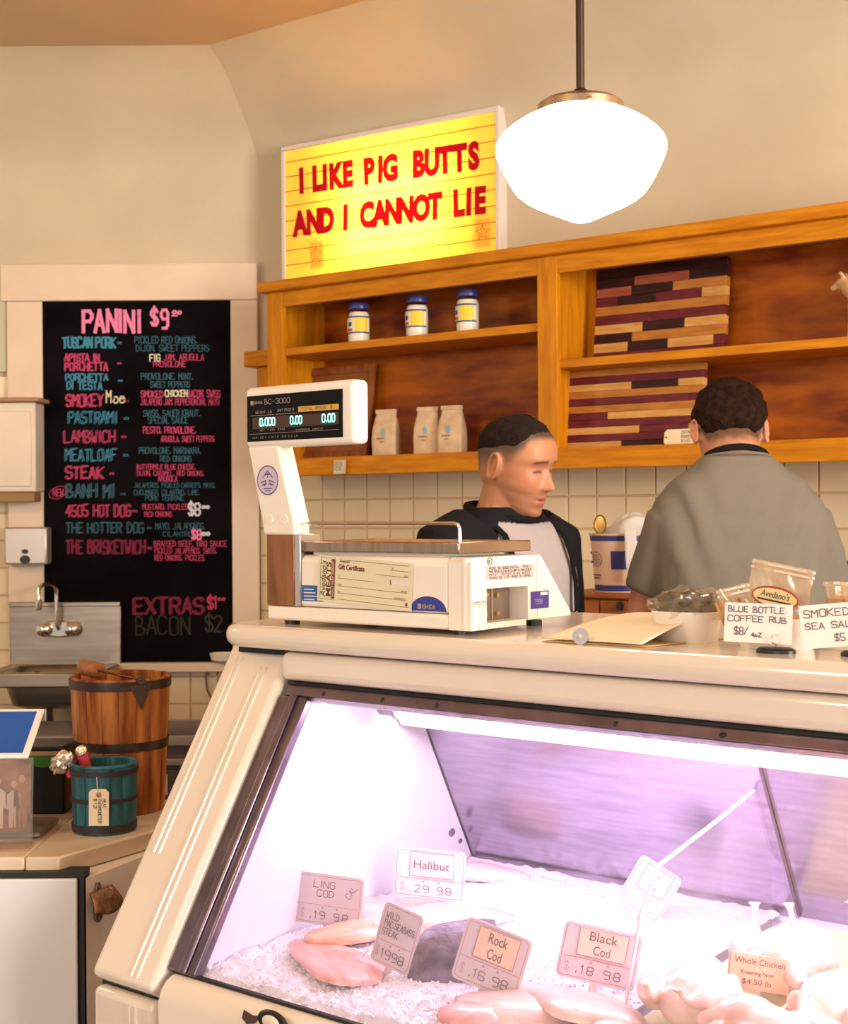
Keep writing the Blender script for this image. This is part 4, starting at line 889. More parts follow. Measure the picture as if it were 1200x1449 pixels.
scr('WEIGHT  LB', -.018, .356, .04, .0042, .0005, m_gr); scr('UNIT PRICE $', .034, .357, .04, .0042, .0005, m_gr)
obj('rule_line', MB().box(-.030, .026, -.0062, -.0055, .3525, .3532), m_gr, sr); obj('rule_line', MB().box(.030, .078, -.0062, -.0055, .3525, .3532), m_gr, sr); obj('rule_line', MB().box(-.034, .172, -.0062, -.0055, .3215, .3220), m_gr, sr)
scr('NET  TARE  ZERO', -.008, .326, .062, .0028, .0004, m_gr); scr('AVOIRDUPOIS  CAPACITY', .076, .3235, .064, .0024, .0004, m_gr); scr('CAP. 30 X 0.01 LB  MIN 0.2 LB', -.026, .314, .11, .0026, .0004, m_gr)
em = obj('round_emblem', MB().lathe([(.0255, 0), (.0255, .0006)], 30, ay=1.0), mat('emblem_lilac', (.58, .50, .60), .5), sc, T((.0065, -.0022, .243)) @ RY(0) @ FACE)
m_pur = mat('emblem_ink', (.09, .05, .25), .5)
obj('emblem_ring', MB().tube([(.0242 * math.cos(a), .0242 * math.sin(a), .001) for a in [i * math.pi / 16 for i in range(33)]], .0009, 4), m_pur, em)
eg = MB()
for a, b in (((-.012, .004), (0, .016)), ((0, .016), (.012, .004)), ((-.006, .010), (.006, .010)), ((0, .004), (0, .012)), ((-.016, -.004), (-.004, 0)), ((.004, 0), (.016, -.004)), ((-.004, 0), (-.008, -.010)), ((.004, 0), (.008, -.010)), ((-.010, -.014), (.010, -.014)), ((-.006, -.018), (.006, -.018)), ((-.014, -.008), (-.002, -.006)), ((.002, -.006), (.014, -.008))):
    eg.tube([(*a, .0008), (*b, .0008)], .0008, 4)
obj('emblem_figure', eg, m_pur, em)
for x, z in ((.009, .177), (.044, .177)): obj('screw_cap', MB().lathe([(.0085, 0), (.008, .0012)], 18), m_sw, sc, T((x, -.002, z)) @ FACE)
# platter and wire rail
obj('platter_mount', MB().box(.09, W - .07, .02, .165, .118, .124), m_sw, sc)
obj('platter', MB().box(.072, W - .028, .008, .200, .123, .141), m_platter, sc, bevel=.002)
obj('wire_rail', MB().tube([(.055, .016, .170), (.39, .016, .170), (.397, .016, .168), (.400, .016, .162), (.400, .016, .141)], .0028, 8), m_chrome, sc, smooth=True)
# print on the front
def half(r, n=18): return [(r * 1.55 * math.cos(math.pi * i / n), r * math.sin(math.pi * i / n)) for i in range(n + 1)]
hl = obj('half_disc_logo', MB().prism(half(.023), 'y', -.0006, .0002), mat('logo_blue', (.03, .04, .30), .4), sc, T((.350, 0, .035)))
obj('print', fit('ISHIDA', .028, .006, .0011), m_gr, hl, T((-.012, -.001, .004)) @ FACE); obj('print', MB().box(-.020, -.014, -.0011, -.0006, .003, .011), m_gr, hl)
bst = obj('blue_sticker', MB().box(.082, .130, -.0006, .0002, .042, .068), mat('sticker_blue', (.03, .11, .38), .45), sc, bevel=.0)
for k, w_ in enumerate((.022, .026, .03, .024)): obj('print_line', MB().box(.087, .087 + w_, -.001, -.0006, .0605 - k * .0055, .0622 - k * .0055), m_cardw, bst)
# gift certificate taped to the housing
gc = thing('gift_certificate', 'cream gift certificate with brown band taped on the white scale front', 'certificate', SC @ T((.118, -.0012, .044)) @ RY(3.2))
GW, GH = .200, .075
obj('paper', MB().box(0, GW, -.0008, 0, 0, GH), mat('certificate_cream', (.72, .66, .46), .6), gc)
m_brn = mat('band_brown', (.16, .025, .015), .6)
UPW = FACE @ RZ(90)
obj('brown_band', MB().box(.030, .0375, -.0012, -.0008, .006, .070), m_brn, gc)
obj('border', MB().tube([(.006, -.0009, .004), (.0375, -.0009, .004), (.0375, -.0009, .072), (.006, -.0009, .072), (.006, -.0009, .004)], .0004, 4), m_brn, gc)
obj('print', ftw('HOLLY PARK MARKET', .058, .0042, ext=.0001), MC['certificate_cream'], gc, T((.0358, -.0013, .009)) @ UPW)
obj('print', ftw('MEATS', .056, .0095, bold=.0003, ext=.0002), m_brn, gc, T((.0285, -.001, .009)) @ UPW)
obj('print', ftw("Avedano's", .060, .011, ext=.0002, shear=.3), m_ink, gc, T((.0175, -.001, .007)) @ UPW)
obj('print', ftw('Gift Certificate', .056, .0078, bold=.0003, ext=.0002), m_brn, gc, T((.045, -.001, .055)) @ FACE)
obj('print', ftw("Avedano's", .022, .005, ext=.0002, shear=.3), m_brn, gc, T((.047, -.001, .066)) @ FACE)
for x0, x1, z in ((.045, .125, .040), (.045, .19, .0275), (.045, .19, .016), (.125, .192, .052), (.155, .192, .061), (.062, .192, .070), (.045, .195, .006)):
    obj('rule_line', MB().box(x0, x1, -.0011, -.0008, z, z + .0006), m_brn, gc)
obj('amount_box', MB().box(.160, .192, -.0012, -.0008, .039, .046), m_cardw, gc); obj('print', fit('$', .003, .006, .0006), m_brn, gc, T((.155, -.001, .039)) @ FACE)
obj('print', MB().box(.188, .192, -.0012, -.0008, .008, .013), m_brn, gc)
for x, z, tx in ((.158, .063, 'NO.'), (.184, .053, 'DATE'), (.045, .042, 'TO'), (.045, .029, 'FROM'), (.178, .029, 'DOLLARS'), (.165, .0175, 'AUTHORIZED BY'), (.045, .0175, 'EXP')):
    obj('print', strokes(tx, .0022, .0003), m_brn, gc, T((x, -.0011, z)) @ FACE)

# ================================================================== THINGS ON THE CASE TOP
m_porc = mat('white_porcelain', (.82, .75, .66), .2, coat=.3)
m_film = glassmat('clear_film', (.97, .94, .90), .10, dust_haze=.10, dcol=(.95, .85, .75), rough=.12)
m_ziplock = glassmat('bag_film', (.95, .92, .86), .14, dust_haze=.34, dcol=(.9, .76, .60), rough=.15)
m_herb = mat('dried_herbs', (.10, .065, .03), .8, var=.6, scale=60, bump=.6, bscale=120); m_stick = mat('spice_sticks', (.42, .19, .07), .7, var=.4, scale=40)
def dish(name, lab, x, y, rx, ry, h, seg=40, p=2.6, yaw=0, flare=1.12):
    o = thing(name, lab, 'dish', CF @ T((x, y, SLAB)) @ RZ(yaw))
    R0 = [ellring((0, 0, z), (1, 0, 0), (0, 1, 0), rx * a, ry * a, seg, p) for z, a in ((0, .86), (.003, .89), (h * .9, 1.0), (h - .002, 1.02), (h, 1.0), (h - .002, .95), (h * .5, .90), (.006, .80), (.005, .3))]
    obj('bowl', MB().loft(R0), m_porc, o, smooth=45)
    return o
q = cpx(948, 911, z=SLAB)
X1, Y1 = q.x, q.y + .05
d1 = dish('oval_dish', 'white oval dish holding a bag of dark dried herbs', X1, Y1, .049, .040, .044, yaw=8)
def crumple(name, lab, x, y, z, a, b, c, m, seed, cat='bag', parts=None, yaw=0, amp=.22):
    o = thing(name, lab, cat, CF @ T((x, y, z)) @ RZ(yaw)); rnd = random.Random(seed); off = rnd.random() * 50
    mb = MB(); mb.sphere((0, 0, 0), 1, 1, 1, 36, 24)
    mb.v = [tuple(Vector((p[0] * a, p[1] * b, p[2] * c)) * (1 + amp * noise.noise(Vector(p) * 2.2 + Vector((off, 0, 0))) + amp * .5 * noise.noise(Vector(p) * 5 + Vector((0, off, 0))))) for p in mb.v]
    obj('film', mb, m, o, smooth=25); return o
hb = crumple('herb_bag', 'crumpled clear bag of dark dried herbs in the oval dish', X1 + .004, Y1, SLAB + .050, .056, .042, .026, m_film, 3, amp=.34)
mb = MB(); mb.sphere((0, 0, 0), 1, 1, 1, 30, 20)
mb.v = [tuple(Vector((p[0] * .045, p[1] * .033, p[2] * .022)) * (1 + .3 * noise.noise(Vector(p) * 3))) for p in mb.v]
obj('herbs', mb, m_herb, hb, T((-.002, 0, -.001)), smooth=True)
obj('bag_tail', MB().grid(lambda i, j: (.05 + .034 * i, -.012 + .03 * j * (1 - .5 * i), -.006 + .004 * math.sin(9 * j) + .004 * i), 6, 6), m_film, hb, smooth=20)

q = cpx(1072, 921, z=SLAB)
X2, Y2 = q.x, q.y + .055
d2 = dish('octagonal_dish', 'white octagonal dish with clear spice bags behind the coffee rub card', X2, Y2, .060, .046, .042, seg=8, p=2.0, yaw=4)
def zipbag(name, lab, x, y, z, w_, h_, yaw, lean, tilt, fill, fh):
    o = thing(name, lab, 'bag', CF @ T((x, y, z)) @ RZ(yaw) @ RX(-lean) @ RY(tilt))
    def side(sg):
        return lambda i, j: ((i - .5) * w_, sg * (.011 * math.sin(math.pi * i) * (1 - j) ** .7 + .001) + .0035 * math.sin(7 * i + 5 * j + sg), j * h_)
    mb = MB(); mb.grid(side(-1), 14, 12); mb.grid(side(1), 14, 12); obj('film', mb, m_ziplock, o, smooth=30)
    for k in (0, 1): obj('zip_strip', MB().box(-w_ / 2, w_ / 2, -.0035, .0025, h_ - .012 + k * .007, h_ - .009 + k * .007), mat('zip_plastic', (.86, .72, .56), .35), o)
    rings = [ellring((0, 0, zz), (1, 0, 0), (0, 1, 0), w_ * .44 * a, .009 * a, 20, 3) for zz, a in ((.004, .9), (fh * .5, 1), (fh * .9, .85), (fh, .4))]
    obj('contents', MB().loft(rings), fill, o, smooth=40); return o
ab = zipbag('spice_bag', 'large clear zip bag with a red and cream oval label', X2 - .012, Y2 + .008, SLAB + .010, .094, .104, -4, 6, 9, m_stick, .042)
SC_ = .001
lb = obj('oval_label', MB().lathe([(.036, 0), (.036, .0006)], 40, ay=.42), mat('label_red', (.42, .04, .02), .5), ab, T((.004, -.0145, .058)) @ FACE)
obj('label_face', MB().lathe([(.0335, .0006), (.0335, .001)], 40, ay=.36), mat('label_cream', (.84, .68, .34), .5), lb)
obj('print', ftw("Avedano's", .044, .0085, ext=.0002, shear=.2), m_ink, lb, T((-.022, -.0005, .0012)))
obj('print', MB().box(-.026, .026, -.006, -.0035, .001, .0013), m_ink, lb)
zb2 = zipbag('spice_bag', 'small clear zip bag of brown spice sticks in the octagonal dish', X2 - .044, Y2 - .004, SLAB + .010, .046, .074, 10, 4, -14, m_stick, .048)
for k in range(5): obj('spice_stick', MB().tube([(-.016 + .008 * k, -.012, .01), (-.02 + .009 * k + random.uniform(-.006, .006), -.014, .056)], .0026, 6), m_stick, zb2)
def cardstand(name, lab, u, v, w_, h_, tilt, lines, yaw):
    q = cpx(u, v, z=SLAB)
    o = thing(name, lab, 'sign', CF @ T((q.x, q.y, SLAB)) @ RZ(yaw))
    obj('stand_base', MB().lathe([(.026, 0), (.026, .004), (.022, .007)], 24, ay=.6), m_blk, o, smooth=30)
    obj('ring_clip', MB().tube([(0, 0, .006), (0, -.001, .012)] + [(.006 * math.sin(a), -.0035, .018 - .006 * math.cos(a)) for a in [i * math.pi / 8 for i in range(17)]], .0006, 5), m_chrome, o)
    cdM = T((-.02, 0, .012)) @ RX(-5) @ RY(tilt)
    cdo = obj('card', MB().box(-w_ * .55, w_ * .45, -.0006, .0006, 0, h_), mat('index_card', (.85, .80, .74), .6), o, cdM)
    for tx, x, z, ww, hh in lines: obj('writing', fit(tx, ww, hh, .0011, jit=.05), m_pen, cdo, T((-w_ * .55 + x, -.0012, z)) @ FACE)
m_pen = mat('pen_ink', (.09, .05, .10), .6)
cardstand('card_stand', 'white card on a ring stand lettered BLUE BOTTLE COFFEE RUB', 1098, 924, .090, .052, 1, [('BLUE BOTTLE', .005, .040, .076, .0075), ('COFFEE RUB', .005, .0275, .080, .0075), ('$8/', .014, .010, .020, .010), ('4oz', .037, .008, .014, .005)], 10)
cardstand('card_stand', 'white card on a ring stand lettered SMOKED SEA SALT', 1219, 929, .098, .056, -6, [('SMOKED', .006, .040, .060, .0095), ('SEA SALT', .006, .0245, .070, .008), ('$5', .042, .008, .014, .009), ('4oz', .060, .008, .014, .005)], 12)
q = cpx(1190, 922, z=SLAB); X3, Y3 = q.x, q.y + .05
d3 = dish('square_dish', 'white angular dish holding clear cups behind the smoked salt card', X3, Y3, .062, .050, .036, seg=8, p=2.0, yaw=10)
m_cup = glassmat('cup_plastic', (.97, .93, .86), .08, dust_haze=.25, dcol=(.9, .74, .55), rough=.1); m_salt = mat('smoked_salt', (.66, .42, .24), .8, var=.25, scale=60)
for k, (dx, dy, lab) in enumerate(((-.012, .012, 'clear deli cup of tan salt leaning behind another cup'), (.020, -.008, 'clear deli cup of tan salt in front in the angular dish'))):
    c = thing('deli_cup', lab, 'cup', CF @ T((X3 + dx, Y3 + dy, SLAB + .008 + .001 * k)) @ RX(-2))
    obj('cup_wall', MB().lathe([(.026, 0), (.034, .074), (.037, .076), (.037, .080)], 32, cap1=False), m_cup, c, smooth=30)
    obj('salt', MB().lathe([(.025, .001), (.0315, .058), (.02, .062)], 28), m_salt, c, smooth=30)
# curled sheets of butcher paper and a washer
q = cpx(818, 903, z=SLAB)
PX = q.x
m_bp = mat('butcher_paper', (.84, .72, .52), .7); m_bp2 = mat('kraft_sheet', (.58, .38, .17), .75)
for k, (lab, dx, rise, m_) in enumerate((('cream sheet of butcher paper curling up behind the oval dish', 0., .040, m_bp), ('tan kraft sheet lying beneath the cream butcher paper', .004, .0, m_bp2))):
    def sh(i, j, k=k, rise=rise, dx=dx): return (PX - .012 + dx + .165 * i + .03 * j, .255 + .20 * j + (.012 if k else 0) * (i - .4), SLAB + .0012 + (.004 if k == 0 else 0) + rise * math.sin(math.pi * .5 * j) * (.5 + .5 * i) + (.006 * math.sin(3 * i + 2) if k == 0 else 0) * j)
    o = obj('paper_sheet', MB().grid(sh, 18, 10), m_, None, CF, smooth=True, solid=.0012); tag(o, lab, 'paper')
q = cpx(836, 898, s=.275)
ws = tag(obj('metal_washer', MB().lathe([(.0035, 0), (.0115, 0), (.0115, .003), (.0035, .003)], 28, cap0=False, cap1=False).add([(.0035 * math.cos(i * math.pi / 14), .0035 * math.sin(i * math.pi / 14), z) for z in (0, .003) for i in range(28)], [(i, (i + 1) % 28, 28 + (i + 1) % 28, 28 + i) for i in range(28)]), mat('zinc', (.45, .42, .40), .35, .9), None, CF @ T((q.x, .249, SLAB + .0118)) @ RZ(15) @ FACE, smooth=30), 'round grey metal washer standing against the butcher paper', 'washer')

# ================================================================== LEFT COUNTER
MZ = .90
m_marb = mat('marble', (.74, .60, .46), .3, var=.16, scale=5, col2=(.60, .45, .31)); m_wp = mat('white_paint', (.80, .72, .64), .4, var=.05, scale=4); m_door2 = mat('cool_white', (.68, .66, .67), .35)
A = zpx(83, 1213, MZ); Bp = zpx(232, 1171, MZ)
mc = thing('marble_counter', 'marble-topped white counter with angled corner beside the display case', 'counter', T((0, 0, 0)))
sx_ = zpx(35, 1213, MZ).x
obj('marble_slab', MB().prism([(sx_ + .0008, A.y), (A.x, A.y), (Bp.x, Bp.y), (Bp.x + .005, 2.97), (sx_ + .0008, 2.97)], 'z', MZ - .034, MZ), m_marb, mc, bevel=.004)
obj('marble_slab', MB().prism([(-1.9, A.y + .002), (sx_ - .0008, A.y + .002), (sx_ - .0008, 2.97), (-1.9, 2.97)], 'z', MZ - .034, MZ - .0005), m_marb, mc, bevel=.004)
dR = ypx(110, 1300, 2.452)
F0 = Vector((dR.x + .012, 2.462)); F1 = Vector((Bp.x + .02, Bp.y + .02))
obj('cabinet', MB().prism([(-1.88, 2.50), (F0.x, 2.50), (F0.x, F0.y), (F1.x, F1.y), (F1.x, 2.95), (-1.88, 2.95)], 'z', 0, MZ - .035), m_wp, mc)
dz = ypx(60, 1243, 2.452).z
obj('door_gasket', MB().box(-1.86, dR.x + .010, 2.456, 2.50, .06, dz + .009), m_gap, mc)  # black gasket bordering the door panel
obj('door_panel', MB().box(-1.85, dR.x, 2.444, 2.455, .08, dz), m_door2, mc, bevel=.003)
# bottle opener on the angled face
fd = (F1 - F0).normalized(); ang = math.degrees(math.atan2(fd.y, fd.x)); fn = Vector((fd.y, -fd.x, 0))
bo_p = onp(137, 1296, (F0.x, F0.y, 0), fn)
bo = thing('bottle_opener', 'cast iron wall-mounted bottle opener on the white counter side', 'bottle opener', T(bo_p) @ RZ(ang))
m_iron = mat('cast_bronze', (.26, .14, .07), .45, .7, var=.4, scale=40, bump=.3, bscale=120); m_iron2 = mat('cast_dark', (.20, .15, .12), .5, .7)
obj('mount_plate', MB().prism([(-.010, -.005), (0, -.012), (.010, -.005), (.013, .012), (.007, .03), (.007, .052), (.004, .060), (-.004, .060), (-.007, .052), (-.007, .03), (-.013, .012)], 'y', -.006, 0), m_iron2, bo, bevel=.002)
hoodp = lambda i, j: ((i - .5) * (.082 - .020 * j), -.008 - .024 * math.sin(math.pi * .5 * (1 - j)) * (1 - .25 * (2 * i - 1) ** 2), .018 + .030 * j - .010 * (1 - j) * math.cos((i - .5) * 3.1))
obj('opener_hood', MB().grid(hoodp, 14, 8), m_iron, bo, smooth=60, solid=.004)
obj('raised_lettering', strokes('OPEN', .008, .0014, x0=-.018, adv=1.3), m_iron, bo, T((0, -.0335, .030)) @ RX(20) @ FACE)
for z in (-.002, .052): obj('screw', MB().sphere((0, -.0065, z), .0035, .002, .0035, 10, 6), m_iron2, bo, smooth=True)

# buckets made of single staves
def bucket(name, lab, u, v, r0, r1, h, n, ms, hoops, hm, th=.008, yaw=0, gapw=.012):
    p = zpx(u, v, MZ); c = (p.x, p.y + r0)
    o = thing(name, lab, 'bucket', T((c[0], c[1], MZ)) @ RZ(yaw))
    for k in range(n):
        a0 = 2 * math.pi * (k + gapw) / n; a1 = 2 * math.pi * (k + 1 - gapw) / n; vs = []
        dr = random.uniform(-.0008, .0008)
        for z, r in ((0, r0 + dr), (h, r1 + dr)):
            for rr in (r, r - th):
                for i in range(4):
                    a = a0 + (a1 - a0) * i / 3; vs.append((rr * math.cos(a), rr * math.sin(a), z))
        f = []
        for i in range(3): f += [(i, i + 1, 8 + i + 1, 8 + i), (4 + i + 1, 4 + i, 12 + i, 12 + i + 1), (8 + i, 8 + i + 1, 12 + i + 1, 12 + i), (i + 1, i, 4 + i, 4 + i + 1)]
        f += [(0, 8, 12, 4), (3, 7, 15, 11)]
        obj('stave', MB().add(vs, f), ms, o)
    obj('bottom', MB().lathe([(r0 - th * .6, .012), (r0 - th * .6, .02)], 32), ms, o)
    for z0, z1 in hoops:
        ra, rb = r0 + (r1 - r0) * z0 / h, r0 + (r1 - r0) * z1 / h
        obj('hoop', MB().lathe([(ra - .0005, z0), (ra + .0022, z0), (rb + .0022, z1), (rb - .0005, z1)], 48, cap0=False, cap1=False), hm, o, smooth=30)
    return o
m_bkt = wood('bucket_wood', (.56, .21, .055), (.17, .035, .010), (9, 9, 1.2), .3, 4)
m_hoop = mat('hoop_iron', (.085, .06, .055), .38, .85, var=.3, scale=20)
wbk = bucket('wooden_bucket', 'tall varnished wooden bucket with iron hoops and a bail handle', 158, 1157, .088, .101, .272, 18, m_bkt, ((.250, .268), (.128, .146)), m_hoop)
pl_a = -62
def bk(a, z, r): return (r * math.cos(R(a)), r * math.sin(R(a)), z)
for a in (-55, 125):
    pl = obj('lug_plate', MB().add([bk(a - 13, .262, .1045), bk(a, .262, .1055), bk(a + 13, .262, .1045), bk(a + 1, .212, .1008)], [(0, 1, 3), (1, 2, 3)]), mat('lug_iron', (.13, .10, .10), .4, .8), wbk, solid=.002)
    for aa, z in ((a - 7, .25), (a + 7, .25), (a, .222)): obj('rivet', MB().sphere(bk(aa, z, .1065), .002, .002, .002, 8, 6), m_hoop, pl)
    obj('lug_ear', MB().lathe([(.009, -.002), (.009, .002)], 16), MC['lug_iron'], wbk, T(bk(a, .272, .103)) @ RZ(a) @ RY(90))
e0, e1 = Vector(bk(-55, .272, .107)), Vector(bk(125, .272, .107))
side = Vector((math.cos(R(-145)), math.sin(R(-145)), 0))
hp = [e0.lerp(e1, t) + side * (.075 * math.sin(math.pi * t)) + Vector((0, 0, .020 * math.sin(math.pi * t))) for t in [i / 16 for i in range(17)]]
obj('bail_wire', MB().tube(hp, .0022, 8), m_hoop, wbk, smooth=True)
g0, g1 = hp[5], hp[10]
obj('wooden_grip', MB().tube([g0.lerp(g1, t) for t in (0, .06, .3, .5, .7, .94, 1)], [.012, .016, .0165, .015, .0165, .016, .012], 16), wood('grip_wood', (.36, .13, .04), (.18, .06, .02), (3, 9, 9)), wbk, smooth=40)
m_teal = mat('teal_paint', (.025, .16, .20), .45, var=.5, scale=9, stretch=(6, 6, 1), col2=(.008, .05, .065)); m_thoop = mat('teal_hoop', (.03, .018, .022), .5)
tbk = bucket('teal_bucket', 'small teal painted wooden bucket with dark hoops and hanging paper tag', 138, 1184, .0585, .0625, .128, 16, m_teal, ((.004, .018), (.060, .067), (.110, .120)), m_thoop, .006)
obj('rolled_rim', MB().tube([(.0605 * math.cos(a), .0605 * math.sin(a), .127) for a in [i * math.pi / 20 for i in range(41)]], .0042, 8), m_teal, tbk, smooth=True)
ht = obj('paper_tag', MB().prism([(-.0185, 0), (.0185, 0), (.0185, .062), (.012, .068), (-.012, .068), (-.0185, .062)], 'y', -.0006, .0006), mat('manila_tag', (.85, .72, .52), .7), tbk, T((.0045, -.0665, .022)) @ RX(-2))
obj('tag_eyelet', MB().lathe([(.005, 0), (.005, .0008)], 14), mat('eyelet_red', (.40, .15, .08), .6), ht, T((0, -.0007, .057)) @ FACE)
obj('tag_string', MB().tube([(0, -.001, .058), (-.003, -.002, .075), (-.004, 0, .092)], .0008, 5), m_cardw, ht)
DN = FACE @ RZ(-90)
for k, (tx, l_) in enumerate((('MEAT', .018), ('THERMOMETER', .046), ('$12', .02))): obj('writing', fit(tx, l_, .0055, .0008, jit=.04), m_ink, ht, T((.0075 - k * .0085, -.0012, .050)) @ DN)
# thermometers in the teal bucket
tp = tbk.location
for k, (dx, dy, a, lab) in enumerate(((-.040, .0, -24, 'silver and red meat thermometer pack leaning out of the teal bucket'), (-.028, .018, -12, 'red-handled meat thermometer standing in the teal bucket'))):
    t_ = thing('meat_thermometer', lab, 'thermometer', T((tp.x + dx, tp.y + dy, MZ + .06)) @ RY(a))
    obj('probe', MB().tube([(0, 0, -.03), (0, 0, .05)], .003, 8), m_chrome, t_)
    obj('sleeve', MB().box(-.011, .011, -.006, .006, .045, .085), mat('red_sleeve', (.60, .02, .03), .4), t_, bevel=.003)
    obj('dial', MB().lathe([(.010, 0), (.011, .006), (.007, .009)], 14), mat('crushed_foil', (.75, .65, .55), .25, .9, bump=.5, bscale=80), t_, T((0, 0, .088)) @ RX(60), smooth=30)
    if k == 0: wv = MB().sphere((0, 0, 0), 1, 1, 1, 18, 12); wv.v = [tuple(Vector((p[0] * .024, p[1] * .012, p[2] * .017)) * (1 + .5 * noise.noise(Vector(p) * 2.5))) for p in wv.v]; obj('wrapper', wv, MC['crushed_foil'], t_, T((-.008, -.006, .078)) @ RY(-20), smooth=20)

# tablet on its stand
tbp = [ypx(60, 1010, 2.72), ypx(40, 1074, 2.60)]
tb_ = thing('tablet_stand', 'white-bezelled tablet showing a blue screen on a grey metal stand', 'tablet', T((tbp[1].x, 2.60, tbp[1].z)) @ RX(-58))
TL = .185
hgt = (tbp[0] - tbp[1]).length
obj('tablet_body', MB().box(-.255, .0, -.006, .002, 0, hgt), mat('tablet_white', (.80, .74, .68), .3), tb_, T((0, 0, 0)), bevel=.003)
obj('tablet_screen', MB().box(-.243, -.012, -.0068, -.006, .010, hgt - .010), mat('blue_screen', (.01, .05, .18), .2, emis=.22, ecol=(.01, .10, .40), var=.3, scale=3), tb_)
obj('screen_mark', fit('7', .014, .028, .004), mat('screen_glyph', (.35, .5, .8), emis=.5), tb_, T((-.105, -.0072, .035)) @ FACE)
M_ = tb_.matrix_world
fl = T((tbp[1].x - .06, 2.70, MZ))
obj('stand_neck', MB().box(-.02, .02, -.008, .0, 0, .14), mat('stand_grey', (.30, .26, .22), .4, .6), tb_, M_.inverted() @ fl @ RX(-18), bevel=.003)
obj('stand_foot', MB().box(-.09, .075, -.08, .06, 0, .010), MC['stand_grey'], tb_, M_.inverted() @ fl, bevel=.004)
# photograph in an acrylic holder
pz = zpx(46, 1194, MZ)
ph = thing('photo_holder', 'clear acrylic holder with a photograph of two people in white', 'picture frame', T((pz.x, pz.y, MZ)) @ RZ(9))
PW, PH = .17, .155
obj('acrylic_front', MB().box(-PW, 0, -.004, -.002, .004, PH), glassmat('acrylic', (.97, .94, .92), .05, .05), ph, RX(-10))
pt = obj('photo_print', MB().box(-PW + .003, -.004, -.0015, 0, .022, PH - .003), mat('photo_sepia', (.20, .10, .06), .4, var=.5, scale=12, stretch=(1, 1, 3)), ph, RX(-10))
for x, s_, c_ in ((-.062, 1, (.46, .37, .32)), (-.034, .94, (.40, .30, .26)), (-.020, 1.05, (.27, .14, .09))):
    nm = 'photo_figure_%d' % int(-x * 1000)
    fg = obj('printed_figure', MB().prism([(x + a * .012 * s_, .030 + b * .075 * s_) for a, b in ((-.75, 0), (-.1, 0), (0, .42), (.1, 0), (.75, 0), (.8, .5), (1.15, .45), (1.1, .85), (.3, .95), (-.3, .95), (-1.1, .85), (-1.15, .45), (-.8, .5))], 'y', -.0018, -.0015), mat(nm, c_, .5), pt)
    obj('printed_head', MB().prism([(x + .0052 * s_ * math.cos(q_), .030 + .083 * s_ + .0068 * math.sin(q_)) for q_ in [i * math.pi / 8 for i in range(16)]], 'y', -.0018, -.0015), mat('photo_skin', (.42, .26, .18), .5), fg)
obj('acrylic_back', MB().box(-PW, 0, .001, .003, .004, PH), MC['acrylic'], ph, RX(-10))
obj('acrylic_foot', MB().box(-PW, .002, -.055, .02, 0, .0035), glassmat('acrylic_foot', (.95, .88, .82), .06, .25, (.85, .68, .55)), ph, bevel=.001)
# dark menu screen with leaf, calculator
lf = thing('dark_display', 'black counter-top box with a green leaf printed on its face', 'box', T((-.80, 2.83, MZ)))
obj('box_body', MB().box(-.34, .075, 0, .11, 0, .135), m_blk, lf, bevel=.004)
c_ = ypx(53, 1075, 2.829)
obj('leaf_print', MB().prism([(c_.x + .8 + .034 * math.cos(a), c_.z - MZ + .015 * math.sin(a) * (1 + .4 * math.cos(a))) for a in [i * math.pi / 10 for i in range(20)]], 'y', -.0008, .0), mat('leaf_green', (.05, .22, .04), .5), lf)
obj('paper_strip', MB().box(-.02, .07, -.001, 0, .118, .126), mat('strip_tan', (.5, .33, .2), .6), lf)
cp_ = zpx(72, 1138, MZ)
ca = thing('calculator', 'black desk calculator with cream keys beside the teal bucket', 'calculator', T((cp_.x, cp_.y + .045, MZ)) @ RZ(-8))
obj('case', MB().prism([(-.06, 0), (.06, 0), (.06, .028), (-.06, .016)], 'x', -.05, .04), m_blk, ca, bevel=.002)
for i in range(5):
    for j in range(4): obj('key', MB().box(-.044 + .017 * i, -.030 + .017 * i, -.05 + .024 * j, -.033 + .024 * j, .0, .005), mat('key_cream', (.62, .46, .28), .5), ca, T((0, 0, .0165)) @ RX(5.7))

# ================================================================== BACK COUNTER
bc = thing('back_counter', 'oak back counter under the shelving unit along the tiled wall', 'counter', WF)
obj('worktop', MB().box(.45, 3.4, -.62, -.012, .865, .905), mat('butcher_top', (.42, .19, .06), .4, var=.3, scale=6, stretch=(1, 9, 9)), bc, bevel=.004)
obj('cabinet', MB().box(.47, 3.38, -.58, -.012, 0, .865), m_oakz, bc)
q = wpx(866, 838, -.42); CZT = q.z
ch = thing('drawer_chest', 'small oak drawer chest with dark finger pulls and a PORK label', 'drawers', WF @ T((q.x, -.42, .905)))
hC = CZT - .905
m_ches = wood('chest_wood', (.46, .15, .04), (.30, .08, .02), (1, 8, 8))
obj('carcass', MB().box(-.15, .19, -.10, .16, 0, hC - .014), m_ches, ch, bevel=.002); obj('top', MB().box(-.16, .20, -.115, .17, hC - .013, hC), m_ches, ch, bevel=.004)
for i, x in enumerate((-.145, .022)):
    for j in range(3):
        z1 = hC - .018 - j * .095
        d_ = obj('drawer', MB().box(x, x + .162, -.113, -.10, z1 - .088, z1), m_ches, ch, bevel=.002)
        obj('pull', MB().lathe([(.011, 0), (.011, .006)], 14, ay=1.2), m_blk, d_, T((x + .068, -.113, z1 - .014)) @ FACE)
        if i == 0 and j == 0:
            cl = obj('label_card', MB().box(x + .005, x + .105, -.1145, -.113, z1 - .062, z1 - .022), m_cardw, d_, bevel=.0)
            obj('label_writing', fit('PORK', .05, .016, .004, jit=.04), mat('red_marker', (.6, .03, .03), .6), cl, T((x + .036, -.1152, z1 - .048)) @ FACE)
